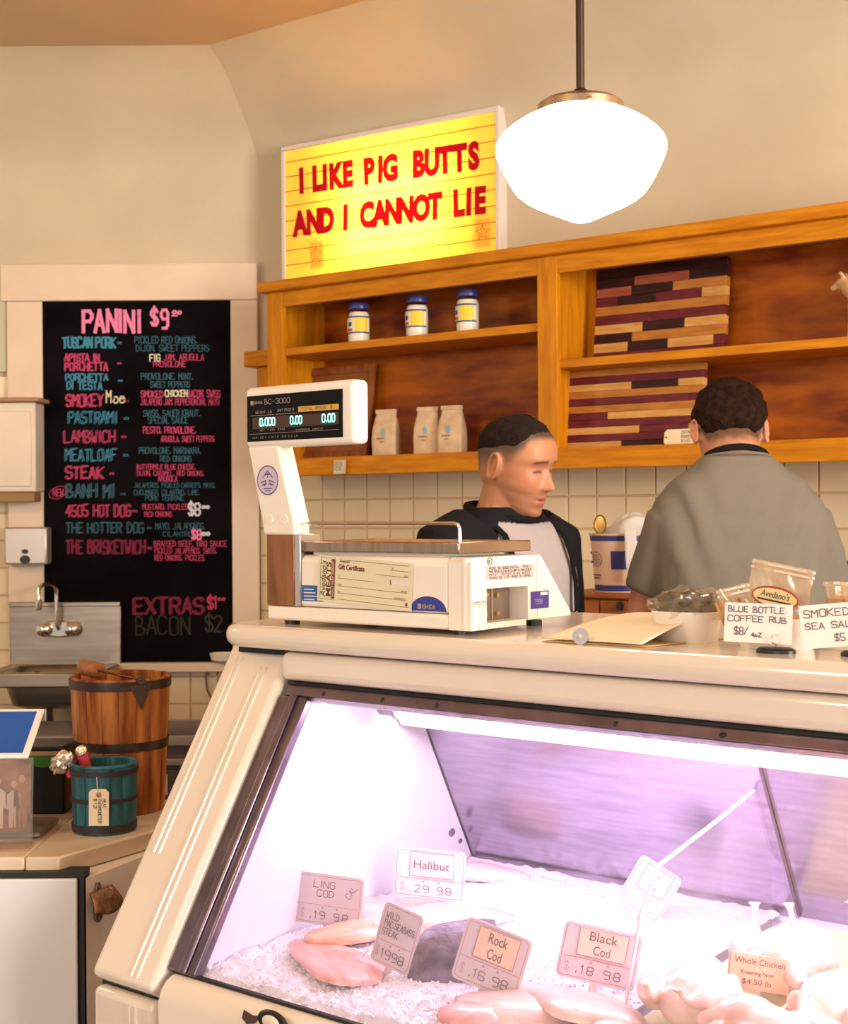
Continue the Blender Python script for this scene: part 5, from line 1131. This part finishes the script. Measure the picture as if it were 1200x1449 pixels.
bz = thing('paper_tub', 'cream printed tub with blue bands stuffed with paper on the chest', 'tub', WF @ T((q.x, -.36, CZT)))
ro = lambda z: .079 + .016 * z / .17
obj('tub_wall', MB().lathe([(ro(0), 0), (ro(.17), .17), (ro(.17) + .004, .172), (ro(.17) + .004, .178), (ro(.17) - .003, .178), (ro(0) - .003, .004), (.01, .004)], 44), mat('tub_cream', (.72, .50, .36), .5), bz, smooth=30)
def band(z0, z1, m_, nm, a0=0, a1=360, dr=.0008):
    return obj(nm, MB().grid(lambda i, j: ((ro(z0 + (z1 - z0) * j) + dr) * math.cos(R(a0 + (a1 - a0) * i)), (ro(z0 + (z1 - z0) * j) + dr) * math.sin(R(a0 + (a1 - a0) * i)), z0 + (z1 - z0) * j), 40, 2), m_, bz, smooth=True)
m_tb = mat('tub_blue', (.03, .04, .20), .45)
band(.155, .172, m_tb, 'blue_band'); band(.004, .022, m_tb, 'blue_band'); band(.07, .125, m_tb, 'blue_flag', -82, -50)
def onr(a, z, dr=.0012): return (( ro(z) + dr) * math.cos(R(a)), (ro(z) + dr) * math.sin(R(a)), z)
obj('round_seal', MB().tube([onr(-118 + 15 * math.cos(t), .10 + .022 * math.sin(t)) for t in [i * math.pi / 12 for i in range(25)]], .0009, 4), mat('seal_ink', (.12, .07, .22), .6), bz)
sl = MB()
for k in range(5): sl.tube([onr(-127 + abs(k - 2) * 1.5, .088 + k * .006), onr(-109 - abs(k - 2) * 1.5, .088 + k * .006)], .0011, 4)
obj('seal_print', sl, MC['seal_ink'], bz)
for z, a0, a1 in ((.052, -140, -108), (.043, -138, -112), (.118, -155, -140), (.09, -155, -143)): obj('print_line', MB().tube([onr(a, z) for a in [a0 + (a1 - a0) * i / 6 for i in range(7)]], .0022 if z < .06 else .004, 4), MC['seal_ink'], bz)
pp = thing('crumpled_paper', 'crumpled white paper sticking up out of the printed tub', 'paper', WF @ T((q.x + .032, -.36, CZT + .185)))
mb = MB(); mb.sphere((0, 0, 0), 1, 1, 1, 30, 20)
mb.v = [tuple(Vector((p[0] * .075, p[1] * .05, p[2] * .050)) * (1 + .35 * noise.noise(Vector(p) * 1.6 + Vector((4, 0, 0)))) + Vector((0, 0, .012 * p[0]))) for p in mb.v]
obj('wad', mb, mat('white_tissue', (.72, .66, .62), .8), pp, smooth=30)
obj('hanging_sheet', MB().grid(lambda i, j: (.030 + .030 * i + .02 * (1 - j), -.104 - .006 * math.sin(5 * j) + .018 * i, -.155 + .16 * j), 6, 12), MC['white_tissue'], pp, smooth=40, solid=.001)
lidg = thing('jar_lid', 'brass jar lid standing on edge in the printed tub', 'lid', WF @ T((q.x - .045, -.41, CZT + .203)) @ RZ(28) @ RX(-8))
obj('disc', MB().lathe([(.027, 0), (.028, .003), (.028, .007), (.022, .008)], 28, ax=.62), mat('brass_lid', (.55, .34, .10), .3, .8), lidg, FACE, smooth=30)
obj('rim', MB().tube([(.0285 * .62 * math.cos(a), -.008, .0285 * math.sin(a)) for a in [i * math.pi / 14 for i in range(29)]], .0022, 6), mat('brass_dark', (.22, .10, .03), .4, .8), lidg)
cr = thing('wooden_crate', 'tilted slatted wooden crate end beside the printed tub', 'crate', WF @ T((q.x + .225, -.30, CZT - .02)) @ RY(32))
for k in range(3): obj('slat', MB().box(-.01, .16, -.05 + k * .05, -.01 + k * .05, .04, .052), m_ches, cr, bevel=.002)
obj('end_rail', MB().box(0, .02, -.05, .10, -.03, .04), m_ches, cr, bevel=.002)
q = wpx(1200, 790, -.40)
cfm = thing('coffee_grinder', 'black coffee grinder on the back counter beyond the grey shirt', 'grinder', WF @ T((q.x + .08, -.40, .905)))
obj('body', MB().box(-.09, .09, -.1, .1, .0, .36), m_blk, cfm, bevel=.012, seg=3)
obj('hopper', MB().lathe([(.05, .36), (.085, .44), (.088, .455)], 28), mat('hopper_tint', (.12, .06, .03), .2), cfm, smooth=30)
obj('trim_band', MB().box(-.092, .092, -.102, .102, .11, .13), mat('band_orange', (.6, .22, .03), .4), cfm, bevel=.003)

# animal figurine on the upper right shelf
q = wpx(1186, 480, -.20)
mb = MB()
mb.sphere((.115, 0, .115), .075, .045, .048, 20, 14); mb.tube([(.07, 0, .12), (.035, 0, .148), (.02, 0, .165)], [.032, .026, .022], 12)
mb.sphere((.016, 0, .165), .022, .020, .020, 16, 10); mb.tube([(.008, 0, .162), (-.014, 0, .152), (-.020, 0, .150)], [.015, .011, .009], 12)
for s_ in (-1, 1):
    mb.tube([(.022, s_ * .014, .178), (.016, s_ * .022, .192), (.008, s_ * .024, .190)], [.007, .006, .002], 8)
    mb.tube([(.055, s_ * .024, .10), (.050, s_ * .026, .05), (.048, s_ * .027, .002)], [.018, .011, .012], 10)
    mb.tube([(.165, s_ * .024, .10), (.172, s_ * .026, .05), (.170, s_ * .027, .002)], [.020, .011, .012], 10)
mb.tube([(.185, 0, .13), (.20, 0, .145), (.205, 0, .16)], [.006, .005, .003], 6)
me = remesh('animal_figurine', mb, .003, 6); me.materials.append(mat('figurine_wood', (.62, .42, .22), .5, var=.25, scale=16, col2=(.45, .20, .05)))
tag(obj('animal_figurine', me, None, None, WF @ T((q.x, -.20, ZR + .0005))), 'carved tan animal figurine standing on the right upper shelf', 'figurine')

# ================================================================== PEOPLE
YF = [(-.118, .050), (-.112, .078), (-.104, .091), (-.096, .0925), (-.086, .0865), (-.078, .0905), (-.070, .0945), (-.0635, .0905), (-.056, .0955), (-.046, .0925), (-.036, .0915), (-.02, .090), (0, .088), (.014, .087), (.026, .0935), (.038, .0965), (.06, .0925), (.085, .078), (.105, .052), (.117, .024), (.123, .0)]
YB = [(-.118, -.005), (-.10, -.030), (-.08, -.055), (-.05, -.078), (-.02, -.092), (.02, -.101), (.05, -.101), (.08, -.088), (.105, -.058), (.117, -.028), (.123, -.004)]
XW = [(-.118, .022), (-.110, .036), (-.10, .047), (-.085, .055), (-.06, .0635), (-.03, .070), (0, .0745), (.03, .0775), (.06, .075), (.085, .064), (.105, .044), (.117, .022), (.123, .003)]
YS = [(-.118, .050), (-.112, .070), (-.104, .081), (-.092, .087), (-.075, .0895), (-.05, .091), (-.02, .090), (0, .088), (.014, .087), (.026, .0925), (.038, .0955), (.06, .0925), (.085, .078), (.105, .052), (.117, .024), (.123, .0)]
NO = [(-.048, 0), (-.042, .006), (-.037, .022), (-.031, .0300), (-.024, .0275), (-.012, .020), (.002, .012), (.014, .004), (.024, 0)]
NW = [(-.048, .013), (-.036, .0145), (-.025, .0125), (-.01, .0095), (.01, .0085)]
def g2(x, c, w): return math.exp(-((x - c) / w) ** 2)
def head_pt(z, a, full=1., face=True):
    yf, yb, w = interp(YS, z), interp(YB, z), interp(XW, z) * full
    yc = (0.012 if z > -.06 else .012 + (-.06 - z) * .4)
    ca, sa_ = math.cos(a), math.sin(a)
    p = 2.35 if z > -.05 else 2.15
    cs = math.copysign(abs(ca) ** (2 / p), ca); sn = math.copysign(abs(sa_) ** (2 / p), sa_)
    x = w * cs; y = yc + ((yf - yc) if sa_ > 0 else (yc - yb)) * sn
    if face and sa_ > 0:
        ax = abs(x)
        y += (interp(YF, z) - interp(YS, z)) * math.exp(-(x / .026) ** 2)
        y += interp(NO, z) * math.exp(-(x / interp(NW, z)) ** 2)
        y += .0045 * g2(z, -.034, .006) * g2(ax, .0145, .006)                     # nostril wings
        y -= .0085 * g2(z, .012, .011) * g2(ax, .031, .017)                       # eye sockets
        y += .0050 * g2(z, .010, .0075) * g2(ax, .032, .0125)                     # lids
        y -= .0022 * g2(z, .0052, .0016) * g2(ax, .032, .012)                     # lash line
        y += .0040 * g2(z, .030, .007) * g2(ax, .030, .018)                       # brows
        y += .0030 * g2(z, -.022, .016) * g2(ax, .045, .014)                      # cheekbones
        y -= .0038 * g2(z, -.0635, .0018) * (1 if ax < .018 else g2(ax, .018, .006))   # mouth
        y += .0020 * (g2(z, -.057, .004) + g2(z, -.070, .005)) * g2(ax, 0, .017)
    return Vector((x, y, z))
def head_mesh(mb, M, nz=110, na=120):
    zs = [-.118 + .241 * (.5 - .5 * math.cos(math.pi * i / nz)) for i in range(nz + 1)]
    mb.loft([[M @ head_pt(z, 2 * math.pi * k / na) for k in range(na)] for z in zs])
    for s in (-1, 1):                                                             # ears
        E = M @ T((s * .0735, -.008, -.002)) @ RZ(-s * 20) @ RX(-10)
        mb.v_start = len(mb.v)
        def ep(t, r): return Vector((0, -.017 * math.sin(t) * r * (1 + .18 * math.cos(t)) , .031 * math.cos(t) * r))
        rim = [E @ (ep(2 * math.pi * i / 24, 1.) + Vector((s * .013, 0, 0))) for i in range(25)]
        mb.tube(rim, [.0042 if 4 < i < 22 else .0046 for i in range(25)], 8)
        R3 = E.to_3x3()
        mb.sphere(E @ Vector((s * .003, .0, 0)), .0065, .0165, .029, 16, 10, R3)
        mb.sphere(E @ Vector((s * .010, .006, -.024)), .006, .008, .010, 12, 8, R3)
        mb.sphere(E @ Vector((s * .009, .012, .002)), .006, .006, .007, 10, 8, R3)
def hair_mesh(M, thick, lumps=.0, seed=0, nz=70, na=96):
    mb = MB(); rings = []
    for i in range(nz + 1):
        z = -.085 + .2085 * (.5 - .5 * math.cos(math.pi * i / nz)); ring = []
        for k in range(na):
            a = 2 * math.pi * k / na; p = head_pt(z, a, 1, False); d = Vector((p.x, p.y - .012, (p.z - .02) * .9)).normalized()
            t = thick(p, a)
            if t > 0: t += lumps * noise.noise(p * 55 + Vector((seed, 0, 0))) + lumps * .6 * noise.noise(Vector((p.x * 220, p.y * 220, p.z * 60)))
            ring.append(M @ (p + d * t))
        rings.append(ring)
    return mb.loft(rings)
HL_A = [(0, .087), (.5, .086), (.85, .080), (1.1, .062), (1.35, .046), (1.7, .042), (2.2, .026), (3.15, .0)]
FW_A = [(0, .010), (.85, .014), (1.2, .035), (1.6, .055), (3.15, .060)]
HL_B = [(0, .085), (.8, .075), (1.1, .05), (1.35, .012), (1.65, .026), (2.0, -.008), (2.5, -.042), (3.15, -.050)]
FW_B = [(0, .010), (1.2, .015), (3.15, .040)]
def haz(p): return math.atan2(abs(p.x), p.y - .012)
def hand(mb, wrist, d, nrm, side, curl=.45, s=1.):
    """palm + five bent fingers; d finger direction, nrm palm-down normal, side +1 thumb towards +lateral"""
    d = Vector(d).normalized(); nrm = Vector(nrm); nrm = (nrm - d * nrm.dot(d)).normalized(); lat = d.cross(nrm) * side; w = Vector(wrist)
    mb.loft([ellring(w + d * t, lat, nrm, a, b, 20, 2.6) for t, a, b in ((-.02, .026, .021), (.0, .027, .019), (.03, .036, .016), (.07, .041, .015), (.092, .039, .012), (.098, .03, .008))])
    for k, (o_, L) in enumerate(((.029, .070), (.010, .080), (-.010, .074), (-.028, .058))):
        P = [w + d * .078 + lat * o_]; ang = curl * .35
        for f in (.34, .38, .32, .22):
            P.append(P[-1] + (d * math.cos(ang) + nrm * math.sin(ang) + lat * (.06 * (1.5 - k))).normalized() * L * f * 1.15); ang += curl
        mb.tube(P, [.0098, .0095, .0088, .0082, .0062], 10)
    P = [w + d * .012 + lat * .018, w + d * .038 + lat * .044 + nrm * .006, w + d * .066 + lat * .056 + nrm * .016, w + d * .090 + lat * .056 + nrm * .024]
    mb.tube(P, [.015, .0125, .0105, .0075], 10)
def torso(mb, rings, grow=0., z0=None):
    mb.loft([ellring((0, cy, z), (1, 0, 0), (0, 1, 0), a + grow, b + grow, 40, 2.45) for z, a, b, cy in rings])
def seg_d(p, a, b):
    ab = b - a; t = max(0, min(1, (p - a).dot(ab) / ab.length_squared)); return (p - (a + ab * t)).length
m_skin = mat('skin', (.5, .3, .2), .48, vcol=True, bump=.05, bscale=350, sss=.12)
m_hair = mat('hair_dark', (.014, .007, .005), .8, spec=.15, var=.4, scale=90, bump=.6, bscale=220)
m_jean = mat('denim', (.05, .06, .11), .8, bump=.2, bscale=300); m_shoe = mat('shoe_black', (.02, .02, .02), .5)
m_apron = mat('apron_black', (.008, .008, .010), .85, spec=.1, bump=.15, bscale=250)
def legs(mbs, mbp, mbf, hz, kx=.10, sc=1.):
    for s in (-1, 1):
        H, K, A = Vector((s * .09, 0, hz)), Vector((s * kx, .02, .50 * sc)), Vector((s * kx, -.01, .085))
        mbs.tube([H, K, A], [.075, .05, .036], 16); mbp.tube([H + Vector((0, 0, .03)), H.lerp(K, .5), K, K.lerp(A, .5), A], [.097, .086, .068, .062, .060], 20)
        mbs.loft([ellring((s * kx, .0 + y, .045), (1, 0, 0), (0, 0, 1), a, b, 14, 2.4) for y, a, b in ((-.06, .03, .035), (0, .035, .04), (.08, .04, .03), (.15, .03, .02))])
        mbf.loft([ellring((s * kx, y, .055), (1, 0, 0), (0, 0, 1), a, b, 20, 2.8) for y, a, b in ((-.085, .03, .045), (-.06, .042, .054), (.02, .044, .054), (.10, .050, .050), (.16, .046, .046), (.185, .026, .035))])
def ribbon(pts, nrm, w_, th=.002):
    mb = MB(); pts = [Vector(p) for p in pts]; rings = []
    for i, p in enumerate(pts):
        t = (pts[min(i + 1, len(pts) - 1)] - pts[max(i - 1, 0)]).normalized(); n = Vector(nrm[i]).normalized(); n = (n - t * n.dot(t)).normalized(); l = t.cross(n) * w_ / 2; n = n * th
        rings.append([p - l - n, p + l - n, p + l + n, p - l + n])
    return mb.loft(rings)

# ------------------------------------------------------------------ man looking down, raglan shirt
def man_a():
    y = 3.42; px = ypx(713, 700, y); yaw = 43 + 180
    M0 = T((px.x, y, 0)) @ RZ(yaw)
    o = thing('person', 'man in grey and black raglan shirt and apron looking down behind the scale', 'person', M0)
    TR = [(.90, .168, .115, 0), (1.0, .166, .118, 0), (1.12, .172, .122, .005), (1.27, .190, .128, .008), (1.36, .200, .124, .004), (1.42, .190, .112, -.006), (1.46, .160, .098, -.012), (1.490, .116, .084, -.014), (1.510, .086, .074, -.010)]
    HM = T((.0, .040, 1.610)) @ RZ(13) @ RX(-15) @ RY(3) @ Matrix.Scale(.985, 4)
    body = MB(); head_mesh(body, HM)
    body.tube([(0, -.02, 1.42), (.0, .0, 1.49), (.0, .022, 1.56), (0, .03, 1.60)], [.074, .069, .065, .060], 24)
    body.sphere(HM @ Vector((0, .040, -.098)), .042, .042, .026, 20, 12)
    torso(body, [(z, a * .93, b * .92, cy) for z, a, b, cy in TR] )
    arms = []
    for s in (-1, 1):
        Sh, El, Wr = Vector((s * .185, -.01, 1.425)), Vector((s * .255, -.03, 1.13)), Vector((s * .17, .20, 1.06)); arms.append((Sh, El, Wr))
        body.tube([Sh, Sh.lerp(El, .5), El, El.lerp(Wr, .4), Wr], [.055, .048, .040, .040, .027], 16)
        hand(body, Wr, (-.35 * s, 1, -.15), (0, -.1, -1), s, .5)
    pants, shoes = MB(), MB(); legs(body, pants, shoes, .90)
    pants.loft([ellring((0, 0, z), (1, 0, 0), (0, 1, 0), a, b, 30, 2.4) for z, a, b in ((.82, .175, .125), (.90, .178, .125), (1.0, .170, .122))])
    me = remesh('person_body', body, .0035, 4, .45)
    HI = HM.inverted(); skin = (.46, .195, .095); hairc = (.050, .026, .018)
    def col(co):
        if co.z < 1.42: return skin
        p = HI @ co; c = skin
        n = noise.noise(p * 30) * .5 + .5
        c = lerp(c, (.54, .18, .10), .45 * g2(p.z, -.02, .03) * sst(.03, .07, p.y))
        c = lerp(c, (.25, .105, .055), .45 * sst(-.02, -.06, p.z) * sst(-.02, .03, p.y) * sst(-.14, -.10, p.z))      # stubble
        if p.y > .075 and abs(p.x) < .024: c = lerp(c, (.50, .14, .11), .8 * max(g2(p.z, -.057, .004), g2(p.z, -.070, .005)))
        if p.y > .06 and abs(p.x) < .020 and abs(p.z + .0635) < .002: c = (.16, .04, .03)
        if p.y > .055: c = lerp(c, (.055, .028, .02), .9 * g2(p.z, .031 - max(0, abs(p.x) - .034) * .35, .0042) * sst(.010, .016, abs(p.x)) * sst(.056, .048, abs(p.x)))
        if p.y > .055: c = lerp(c, (.05, .02, .015), 1. * g2(p.z, .0048 - max(0, abs(p.x) - .03) * .2, .0034) * sst(.016, .021, abs(p.x)) * sst(.048, .043, abs(p.x)))
        hz = haz(p); h = interp(HL_A, hz); fw = interp(FW_A, hz)
        f = sst(h - fw, h + .006, p.z)
        if abs(p.x) > .0795 and p.z < .034: f = 0
        return lerp(c, hairc, .95 * f)
    vcolors(me, col); me.materials.append(m_skin)
    b = obj('body', me, None, o)
    def th(p, a):
        l = interp(HL_A, haz(p))
        return -.006 + .0105 * sst(l - .014, l + .030, p.z)
    obj('hair', mk('hair', hair_mesh(HM, th, .0012, 1), True), m_hair, o)
    # shirt
    sh = MB(); torso(sh, TR, .004)
    for (Sh, El, Wr) in arms:
        sh.tube([Sh.lerp(Vector((0, -.01, 1.475)), .35), Sh, Sh.lerp(El, .5), El, El.lerp(Wr, .45)], [.070, .074, .066, .056, .050], 20)
    me = remesh('shirt', sh, .005, 10, .5)
    for v in me.vertices:
        k = v.co; v.co += Vector((k.x, k.y, 0)).normalized() * (.004 * noise.noise(Vector((k.x * 9, k.y * 9, k.z * 16))) + .0025 * noise.noise(k * 30))
    def sc_(p):
        arm = min(min(seg_d(p, a[0], a[1]) - .079, seg_d(p, a[1], a[2]) - .066) for a in arms)
        line = .074 + (1.510 - p.z) * .48
        rag = (p.z > 1.25 and abs(p.x) > line) or p.z > 1.492 - .02 * (p.y / .08)
        return (.012, .011, .014) if rag or (arm < 0 and abs(p.x) > .178) else (.37, .32, .325)
    vcolors(me, sc_); me.materials.append(mat('raglan_cloth', (.5, .5, .5), .9, spec=.1, vcol=True, bump=.1, bscale=320)); obj('shirt', me, None, o)
    obj('collar', MB().tube([(.091 * math.cos(a), -.002 + .086 * math.sin(a), 1.499 - .020 * math.sin(a)) for a in [i * math.pi / 18 for i in range(37)]], .0095, 8), m_apron, o, smooth=True)
    def fs(x, z, g=.010):
        a = interp([(r[0], r[1]) for r in TR], z); b_ = interp([(r[0], r[2]) for r in TR], z); cy = interp([(r[0], r[3]) for r in TR], z)
        return Vector((x, cy + (b_ + g) * (max(0, 1 - abs(x / (a + g)) ** 2.45)) ** (1 / 2.45), z))
    ap = obj('apron', mk('apron', MB().grid(lambda i, j: fs((i - .5) * (.20 + .10 * (1 - j)), .72 + .54 * j, .014), 20, 24), 60), m_apron, o, solid=.003)
    for s in (-1, 1):
        P = [Vector((s * .0, -.090, 1.512)), Vector((s * .055, -.076, 1.514)), Vector((s * .090, -.030, 1.512)), Vector((s * .100, .015, 1.500))] + [fs(s * x, z, .019) for x, z in ((.102, 1.445), (.101, 1.39), (.100, 1.33), (.098, 1.26))]
        N = [(0, -1, .5), (s * .5, -1, .5), (s, -.3, .8), (s * .6, .2, 1), (s * .2, .9, .6), (s * .2, 1, .2), (s * .2, 1, .1), (s * .2, 1, 0)]
        obj('apron_strap', ribbon(P, N, .016, .0016), m_apron, ap, smooth=60)
    tr_ = remesh('trousers', pants, .007, 6); tr_.materials.append(m_jean); obj('trousers', tr_, None, o)
    obj('shoes', mk('shoes', shoes, True), m_shoe, o)
    return o
man_a()

# ------------------------------------------------------------------ man seen from behind, grey T-shirt
def man_b():
    y = 3.40; px = ypx(1049, 650, y)
    M0 = T((px.x, y, 0)) @ RZ(-3)
    o = thing('person', 'man in grey T-shirt seen from behind, head bowed over the back counter', 'person', M0)
    TR = [(.92, .172, .120, 0), (1.02, .176, .125, .0), (1.14, .188, .132, .008), (1.27, .202, .138, .022), (1.38, .210, .134, .036), (1.46, .212, .124, .046), (1.52, .198, .112, .054), (1.565, .162, .098, .062), (1.605, .108, .085, .070), (1.632, .080, .072, .078)]
    HM = T((0, .165, 1.695)) @ RZ(-2) @ RX(-24) @ Matrix.Scale(1.04, 4)
    body = MB(); head_mesh(body, HM)
    body.tube([(0, .055, 1.56), (0, .085, 1.62), (0, .115, 1.665), (0, .14, 1.70)], [.074, .066, .062, .058], 24)
    torso(body, [(z, a * .93, b * .92, cy) for z, a, b, cy in TR]); arms = []
    for s in (-1, 1):
        Sh, El, Wr = Vector((s * .168, .04, 1.455)), Vector((s * .236, .085, 1.205)), Vector((s * .10, .33, 1.09)); arms.append((Sh, El, Wr))
        body.tube([Sh, Sh.lerp(El, .5), El, El.lerp(Wr, .4), Wr], [.058, .052, .043, .042, .028], 16)
        hand(body, Wr, (-.25 * s, 1, -.35), (0, -.2, -1), s, .55)
    pants, shoes = MB(), MB(); legs(body, pants, shoes, .93)
    pants.loft([ellring((0, 0, z), (1, 0, 0), (0, 1, 0), a, b, 30, 2.4) for z, a, b in ((.85, .178, .128), (.94, .180, .128), (1.02, .174, .125))])
    me = remesh('person_body', body, .0035, 4, .45); HI = HM.inverted(); skin = (.52, .235, .135); hairc = (.055, .026, .018)
    def col(co):
        if co.z < 1.5: return (.58, .26, .18)
        p = HI @ co; c = lerp(skin, (.66, .26, .16), .5 if abs(p.x) > .078 else 0)
        hz = haz(p); h = interp(HL_B, hz); f = sst(h - interp(FW_B, hz), h + .006, p.z + .010 * noise.noise(p * 60))
        if abs(p.x) > .079 and p.z < .03: f = 0
        if p.y > .055:
            c = lerp(c, hairc, .9 * g2(p.z, .031, .004) * sst(.010, .016, abs(p.x)) * sst(.056, .048, abs(p.x)))
            if abs(p.x) < .024: c = lerp(c, (.50, .14, .11), .8 * max(g2(p.z, -.057, .004), g2(p.z, -.070, .005)))
        return lerp(c, hairc, .85 * f)
    vcolors(me, col); me.materials.append(m_skin); obj('body', me, None, o)
    def th(p, a):
        l = interp(HL_B, haz(p)) + .006 * noise.noise(p * 80)
        return -.010 + .024 * sst(l - .016, l + .040, p.z)
    obj('hair', mk('hair', hair_mesh(HM, th, .0055, 9), True), mat('hair_brown', (.020, .0075, .004), .8, spec=.12, var=.5, scale=70, bump=.7, bscale=200), o)
    sh = MB(); torso(sh, TR, .006)
    for Sh, El, Wr in arms:
        d = (El - Sh).normalized()
        sh.tube([Sh.lerp(Vector((0, .05, 1.52)), .4), Sh, Sh + d * .08, Sh + d * .150, Sh + d * .165], [.060, .069, .069, .067, .065], 22)
    me = remesh('t_shirt', sh, .005, 10, .5)
    for v in me.vertices:
        k = v.co; n = Vector((k.x, k.y - .03, 0)).normalized()
        fold = .006 * sst(1.25, 1.42, k.z) * math.sin(abs(k.x) * 70 - k.z * 26 + 1.2) * g2(abs(k.x), .135, .05) * (1 if k.y < .05 else 0)
        v.co += n * (fold + .0035 * noise.noise(Vector((k.x * 8, k.y * 8, k.z * 11))) + .002 * noise.noise(k * 28))
    me.materials.append(mat('grey_jersey', (.170, .146, .116), .9, var=.03, scale=300, bump=.04, bscale=500)); obj('t_shirt', me, None, o)
    obj('collar', MB().tube([(.083 * math.cos(a), .080 + .076 * math.sin(a), 1.626 - .012 * math.sin(a)) for a in [i * math.pi / 18 for i in range(37)]], .004, 8), MC['grey_jersey'], o, smooth=True)
    P = []; N = []
    for i in range(17):
        a = R(200 + 140 * i / 16); P.append((.084 * math.cos(a), .092 + .080 * math.sin(a), 1.653 - .022 * (1 - math.sin(R(180 * i / 16))))); N.append((math.cos(a), math.sin(a), .55))
    obj('apron_neck_strap', ribbon(P, N, .016, .0022), m_apron, o, smooth=60)
    ap = obj('apron', MB().grid(lambda i, j: ((i - .5) * .30, .150 + .02 * j - .05 * (2 * i - 1) ** 2, .60 + .72 * j), 16, 16), m_apron, o, smooth=60, solid=.003)
    tr_ = remesh('trousers', pants, .007, 6); tr_.materials.append(m_jean); obj('trousers', tr_, None, o)
    obj('shoes', mk('shoes', shoes, True), m_shoe, o)
    return o
man_b()
